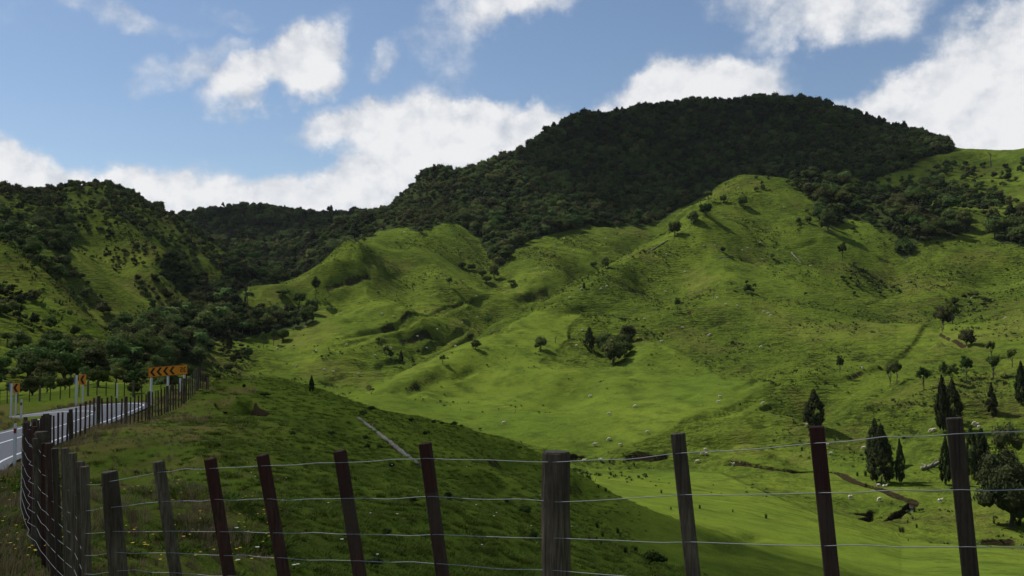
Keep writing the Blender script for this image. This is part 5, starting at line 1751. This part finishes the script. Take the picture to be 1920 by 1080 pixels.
SHM = {k: sheep_mesh(k) for k in ('graze', 'stand', 'lie')}
SHEEP = [
    ('on the smooth green slope above the creek', [(1350, 746, 0), (1347, 756, 1), (1431, 758, 0), (1214, 813, 0), (1191, 764, 0), (1142, 778, 0), (1107, 745, 0), (945, 795, 0), (1115, 836, 1), (1163, 837, 0)]),
    ('by the dark eroded banks left of the batten', [(1142, 826, 0), (1126, 865, 0), (1095, 864, 2), (1323, 846, 0), (1318, 853, 0), (1324, 854, 1), (1308, 868, 0), (1375, 874, 1)]),
    ('behind the fence batten near the lone round conifer', [(1551, 837, 1), (1558, 853, 0), (1620, 842, 0), (1512, 800, 1)]),
    ('on the flat below the slim conifer at right', [(1746, 810, 0), (1752, 809, 0), (1827, 796, 0), (1832, 799, 0), (1836, 804, 0)]),
    ('around the winding creek', [(1595, 936, 0), (1649, 940, 0), (1763, 943, 1), (1659, 913, 2), (1647, 911, 2)]),
    ('on the open hillside near the bushy hollow', [(1240, 642, 1), (1081, 650, 0), (1092, 621, 0), (1208, 600, 0), (1331, 629, 0), (1328, 631, 0), (1280, 616, 0)]),
    ('in the middle of the big hillside', [(1445, 593, 0), (1441, 589, 0), (1432, 586, 0), (1382, 575, 0), (1360, 572, 1), (1427, 652, 0), (1345, 560, 0), (1617, 692, 0), (1885, 598, 0)]),
    ('high on the big hill', [(1364, 373, 0), (1385, 353, 0), (1320, 462, 0), (1341, 461, 0), (1425, 456, 0), (1430, 488, 0), (1392, 470, 0), (1402, 466, 0), (1250, 478, 0), (1284, 511, 0), (1247, 548, 0)]),
    ('along the crest of the green hill', [(1127, 543, 0), (1138, 538, 0), (1090, 543, 0), (1068, 560, 0)]),
    ('on the left green slope', [(555, 688, 0), (608, 695, 0), (625, 699, 0), (626, 579, 0), (640, 590, 0), (650, 648, 0), (593, 660, 0), (520, 655, 0)]),
    ('on the slope of the middle hill', [(720, 652, 0), (733, 654, 0), (738, 595, 0), (716, 590, 0), (867, 606, 0), (895, 596, 0), (827, 518, 0), (869, 528, 0), (893, 556, 0), (800, 654, 0), (820, 619, 0), (854, 651, 0), (703, 668, 0), (672, 703, 0), (783, 632, 0)]),
    ('on the middle hill crest', [(695, 449, 0), (670, 457, 0), (758, 436, 0)]),
    ('in the sunny basin between the hills', [(1058, 448, 0), (1076, 470, 0), (1135, 448, 0), (1020, 512, 0)]),
    ('on the right upper slopes', [(1470, 390, 0), (1520, 500, 0), (1700, 530, 0), (1822, 560, 0)]),
]
rsn = random.Random(3)
ns = 0
for where, lst in SHEEP:
    us = [q[0] for q in lst]; vs = [q[1] for q in lst]
    for (u, v, ps) in lst:
        p = hit(u, v)
        if p is None: continue
        pose = ('graze', 'stand', 'lie')[ps]
        o = from_mesh('sheep', SHM[pose])
        o.location = (p[0], p[1], p[2] - .03)
        k = 1.08
        o.scale = (k, k, k)
        o.rotation_euler = (0, 0, rsn.choice((0, math.pi)) + rsn.uniform(-.6, .6))
        ext = 'leftmost ' if u == min(us) else 'rightmost ' if u == max(us) else 'highest ' if v == min(vs) else 'lowest ' if v == max(vs) else ''
        act = {'graze': 'grazing', 'stand': 'standing', 'lie': 'lying'}[pose]
        tag(o, ('%scream sheep %s %s' % (ext, act, where)), 'sheep', 'sheep ' + act + ' ' + where)
        ns += 1

# ------------------------------------------------------------------ fallen logs, snags


def log_obj(name, pts_uv, r0, r1, label, rmin=3, lift=.0, stubs=0):
    P = [hit(u, v, rmin) for u, v in pts_uv]
    P = [p for p in P if p]
    P = [(a, b, c + r0 * .5 + lift) for a, b, c in P]
    D = dense(P, 8)
    rl = random.Random(len(label))
    rad = np.linspace(r0, r1, len(D)) * np.array([1 + .18 * math.sin(i * 1.7) + rl.uniform(-.06, .06) for i in range(len(D))])
    c = D.mean(0)
    Q = D - c
    V, Fc = tube(Q, rad, 9)
    n0 = len(V); e0 = [list(range(9))[::-1]]; e1 = [list(range(n0 - 9, n0))]
    faces = Fc.tolist() + e0 + e1
    Vs = [V]
    for s in range(stubs):
        i = rl.randrange(3, len(Q) - 3); d = Vector((rl.uniform(-1, 1), rl.uniform(-1, 1), rl.uniform(.2, 1))).normalized()
        v2, f2 = tube([Q[i] + np.array(d) * t * r0 * 5 for t in (0, .4, .8, 1)], [r0 * .45, r0 * .35, r0 * .2, r0 * .08], 5)
        faces += (f2 + sum(len(a) for a in Vs)).tolist(); Vs.append(v2)
    o = mesh_np(name, np.vstack(Vs), faces, MAT['deadwood'], smooth=True)
    o.location = c
    tag(o, label, 'log')
    return o


log_obj('fallen_log', [(672, 785), (690, 799), (712, 816), (735, 834), (758, 853), (785, 875)], .065, .105, 'long grey fallen trunk lying down the shaded knoll', stubs=3)
log_obj('fallen_log', [(1484, 474), (1490, 481), (1496, 487), (1502, 494)], .4, .22, 'pale grey fallen log high on the steep green hillside', stubs=2)
log_obj('fallen_log', [(1727, 881), (1742, 877), (1752, 873), (1761, 868)], .55, .28, 'grey fallen log with stub branches on the valley floor', stubs=3)
log_obj('fallen_log', [(1215, 474), (1232, 463), (1250, 452)], .35, .25, 'thin grey log along the crest below the dark round tree')
log_obj('fallen_log', [(1348, 484), (1362, 482), (1374, 480)], .3, .2, 'short thin log beside the single dark shrub')


def snag(u, v, h, label, lean=.15, mat='deadwood', th=1.0):
    p = hit(u, v)
    if p is None: return
    r = math.hypot(p[0], p[1]); H = h / F * r
    rl = random.Random(int(u))
    V, Fc = tube([(lean * H * t * t, .05 * H * math.sin(3 * t), -.3 + (H + .3) * t) for t in (0, .3, .6, .85, 1)], np.array([.07, .055, .045, .03, .012]) * H * th, 6)
    Vs, Fs = [V], [Fc]
    for k in range(3):
        a = rl.uniform(0, 6.28); z = H * rl.uniform(.5, .85)
        v2, f2 = tube([(lean * .4 * H + math.cos(a) * H * .3 * t, math.sin(a) * H * .3 * t, z + H * .22 * t) for t in (0, .5, 1)], np.array([.03, .018, .006]) * H * th, 4)
        Fs.append(f2 + sum(len(q) for q in Vs)); Vs.append(v2)
    o = mesh_np('dead_tree', np.vstack(Vs), np.vstack(Fs), MAT[mat], smooth=True)
    o.location = p
    tag(o, label, 'dead tree')


snag(1041, 643, 14, 'white dead stub right of the round pale tree on the green hill')
snag(1337, 560, 13, 'white dead stub in the middle of the big hillside')
snag(1696 - 400, 420, 12, 'short grey dead stub near the left crest', .1)
snag(459, 568, 38, 'bare grey dead tree on the left shoulder above the bush block', .05, 'bark')
snag(1858, 312, 24, 'dark dead tree on the grassy saddle at upper right', .0, 'bark', .8)
snag(1785, 375, 22, 'dark dead tree in the bush patch under the saddle', .05, 'bark')
snag(775, 545, 14, 'grey dead stick tree on the middle hillside', -.3, 'bark')
snag(1312, 206, 22, 'thin dead spar above the left mountain skyline', .0, 'bark', .5)
snag(1457, 196, 26, 'thin dead spar above the mountain summit', .0, 'bark', .6)
snag(28, 366, 18, 'thin dead spar on the left hill skyline', -.05, 'bark', .5)
snag(965, 776, 8, 'low pale stump on the smooth slope', .4)

# ------------------------------------------------------------------ grass and flowers near the road
gc = bpy.data.collections.new('grass_kinds')
def gm(nm, mat, n, w, spread, wid):
    o = bpy.data.objects.new(nm, rush_mesh(nm, rg, n, MAT[mat], w, spread, wid)); gc.objects.link(o)
gm('grass_a', 'grass', 46, 1.1, 1.1, .045)
gm('grass_b', 'grass', 46, 1.3, 1.3, .05)
gm('grass_c', 'drygrass', 40, .9, .9, .028)
gm('grass_d', 'drygrass', 30, .6, .7, .02)
pts_g, sc_g, id_g = [], [], []
for (r0, r1, dens) in ((3.0, 7, 40), (7, 13, 30), (13, 24, 20), (24, 42, 10), (42, 74, 5)):
    a0, a1 = math.radians(-30), math.radians(30)
    nn_ = int(dens * (a1 - a0) * (r1 * r1 - r0 * r0) / 2)
    r = np.sqrt(RNG.uniform(r0 * r0, r1 * r1, nn_)); a = RNG.uniform(a0, a1, nn_)
    x, y = r * np.sin(a), r * np.cos(a)
    i, _ = lerp_idx(AZ[:1180], a); j, _ = lerp_idx(RS, r)
    rd = ROADD[i, j]; so_ = SOIL[i, j]
    te_ok = True
    ok = (rd > .25) & (so_ < .5)
    u_, v_ = project(x, y, zat(x, y))
    ok &= (v_ < 1140) & ((r < 30) | (RNG.uniform(size=len(r)) < sstep(1250, 1000, u_) * .9))
    x, y, r, rd = x[ok], y[ok], r[ok], rd[ok]
    z = zat(x, y)
    i, j = i[ok], j[ok]
    verge = sstep(3.4, 1.8, rd) * (x < -1) * np.where(r > 12, .55, 1)
    dry = DRY[i, j] + .25 * RNG.normal(size=len(x)) + .45 * verge * sstep(-.3, .2, fbm(x, y, 1.3, 3, 73))
    big_ = sstep(.1, .6, fbm(x, y, 1.7, 3, 71)) * 1.0
    h = (.045 + .04 * RNG.uniform(size=len(x)) + .16 * verge + .08 * big_ * (DRY[i, j] > .3)) * (1 + .004 * r)
    dd = (dry > .62)
    h = np.where(dd, h * 1.25, h)
    kind = np.where(dd, np.where(RNG.uniform(size=len(x)) < .5, 2, 3), np.where(RNG.uniform(size=len(x)) < .5, 0, 1))
    wd = np.where(dd, h * 1.1, h * 2.4)
    pts_g.append(np.c_[x, y, z - .01]); sc_g.append(np.c_[wd, wd, h]); id_g.append(kind)
pts_g, sc_g, id_g = np.vstack(pts_g), np.vstack(sc_g), np.concatenate(id_g)
print('grass tufts', len(pts_g), 'sheep', ns)
o = instancer('grass', pts_g, sc_g, id_g, gc)
tag(o, 'pasture grass and dry seed heads beside the road and on the shaded knoll', 'grass', kind='stuff')


def flowers(name, n, region_, size, mat, hgt, label, seedv):
    rng = np.random.default_rng(seedv)
    V, Fc = [], []
    k = 0
    for _ in range(n):
        u, v = rng.uniform(region_[0], region_[2]), rng.uniform(region_[1], region_[3])
        p = hit(u, v, 4)
        if p is None: continue
        i, _f = lerp_idx(AZ[:1180], math.atan2(p[0], p[1])); j, _f = lerp_idx(RS, math.hypot(p[0], p[1]))
        if ROADD[i, j] < .3 or math.hypot(p[0], p[1]) > 60: continue
        c = np.array(p) + [0, 0, hgt * rng.uniform(.6, 1.3)]
        s = size * rng.uniform(.7, 1.4)
        for q in range(6):
            a, b = q * math.pi / 3, (q + 1) * math.pi / 3
            V += [c, c + [s * math.cos(a), s * math.sin(a), s * .35], c + [s * math.cos(b), s * math.sin(b), s * .35]]; Fc.append([k, k + 1, k + 2]); k += 3
    o = mesh_np(name, np.array(V), np.array(Fc), MAT[mat])
    tag(o, label, 'flowers', kind='stuff')
flowers('wildflowers', 110, (0, 870, 170, 1080), .013, 'yellow', .2, 'yellow buttercups scattered in the verge grass', 2)
flowers('wildflowers', 70, (230, 880, 520, 1080), .016, 'yellow', .16, 'yellow buttercups behind the near fence', 4)
flowers('wildflowers', 34, (440, 850, 1080, 1080), .022, 'seed', .12, 'pale seed heads dotted over the shaded slope', 6)

# dark tussocks and rushes speckling the hills, too many to count
tc_ = bpy.data.collections.new('tussock_kinds')
for k in range(3):
    me = rush_mesh('tussock', rg, 16, MAT['rush'], .9, .9, .10) if k < 2 else crown_mesh('tussock', MAT['bush'], rg, 5, 16, .16, .6, 0, .8, 'round', .32)
    tc_.objects.link(bpy.data.objects.new('tussock_%d' % k, me))
n_ = 170000
a = RNG.uniform(math.radians(-29), math.radians(29), n_); r = np.sqrt(RNG.uniform(170 ** 2, 780 ** 2, n_))
x, y = r * np.sin(a), r * np.cos(a)
i, _ = lerp_idx(AZ[:1180], a); j, _ = lerp_idx(RS, r)
pr = ROUGH[i, j] * (1 - (FOREST[i, j] > .3)) * sstep(-.1, .45, fbm(x, y, 26, 4, 101))
ok = (RNG.uniform(size=n_) < pr * .8) & (((Z2[i, j] + .6 - CAMZ) / r) > mx[i, j] - .0005)
x, y = x[ok], y[ok]
sz = np.clip(RNG.lognormal(-.72, .5, len(x)), .2, 2.0) * np.where(x < -.22 * y, 1.35, 1)
print('tussocks', len(x))
o = instancer('tussock_grass', np.c_[x, y, zat(x, y) - .04], np.c_[sz * .9, sz * .9, sz * .9], RNG.integers(0, 3, len(x)), tc_)
tag(o, 'dark tussocks and rushes speckled over the sunlit hillsides', 'tussock', kind='stuff')

# ------------------------------------------------------------------ thin air between here and the far hills
bm = bmesh.new()
box(bm, (0, 1150, 145), 5600, 4500, 560)
me = bpy.data.meshes.new('haze'); bm.to_mesh(me); bm.free()
m, nt = new_mat('haze')
pv = N(nt, 'ShaderNodeVolumePrincipled', {'Color': (.82, .90, 1.0, 1), 'Density': 0.000015, 'Anisotropy': .2})
N(nt, 'ShaderNodeOutputMaterial', {'Volume': pv.outputs[0]})
me.materials.append(m)
tag(from_mesh('haze', me), 'thin bluish haze over the valley', 'haze', kind='stuff')

# ------------------------------------------------------------------ labels: tell twins apart by their order across the view
sets = {}
for o_ in list(COL.objects):
    if o_.parent is None and o_.get('label') and o_.get('kind') not in ('stuff', 'structure'):
        sets.setdefault(o_['label'], []).append(o_)
ORD = ['first', 'second', 'third', 'fourth', 'fifth', 'sixth', 'seventh', 'eighth', 'ninth', 'tenth', 'eleventh', 'twelfth', 'thirteenth', 'fourteenth', 'fifteenth', 'sixteenth', 'seventeenth', 'eighteenth']
NUM = ['one', 'two', 'three', 'four', 'five', 'six', 'seven', 'eight', 'nine', 'ten', 'eleven', 'twelve', 'thirteen', 'fourteen', 'fifteen', 'sixteen', 'seventeen', 'eighteen']
for lab, os_ in sets.items():
    n_ = len(os_)
    if n_ < 2 or n_ > 18: continue
    os_.sort(key=lambda q: q.location.x / max(q.location.y, .1))
    for k, q in enumerate(os_):
        add_ = {0: ', leftmost of %s' % NUM[n_ - 1], n_ - 1: ', rightmost of %s' % NUM[n_ - 1]}.get(k, ', %s of %s from left' % (ORD[k], NUM[n_ - 1]))
        full = lab + add_
        if len(full.replace(',', ' ').split()) > 16: full = lab + add_.replace(' from left', '')
        q['label'] = full
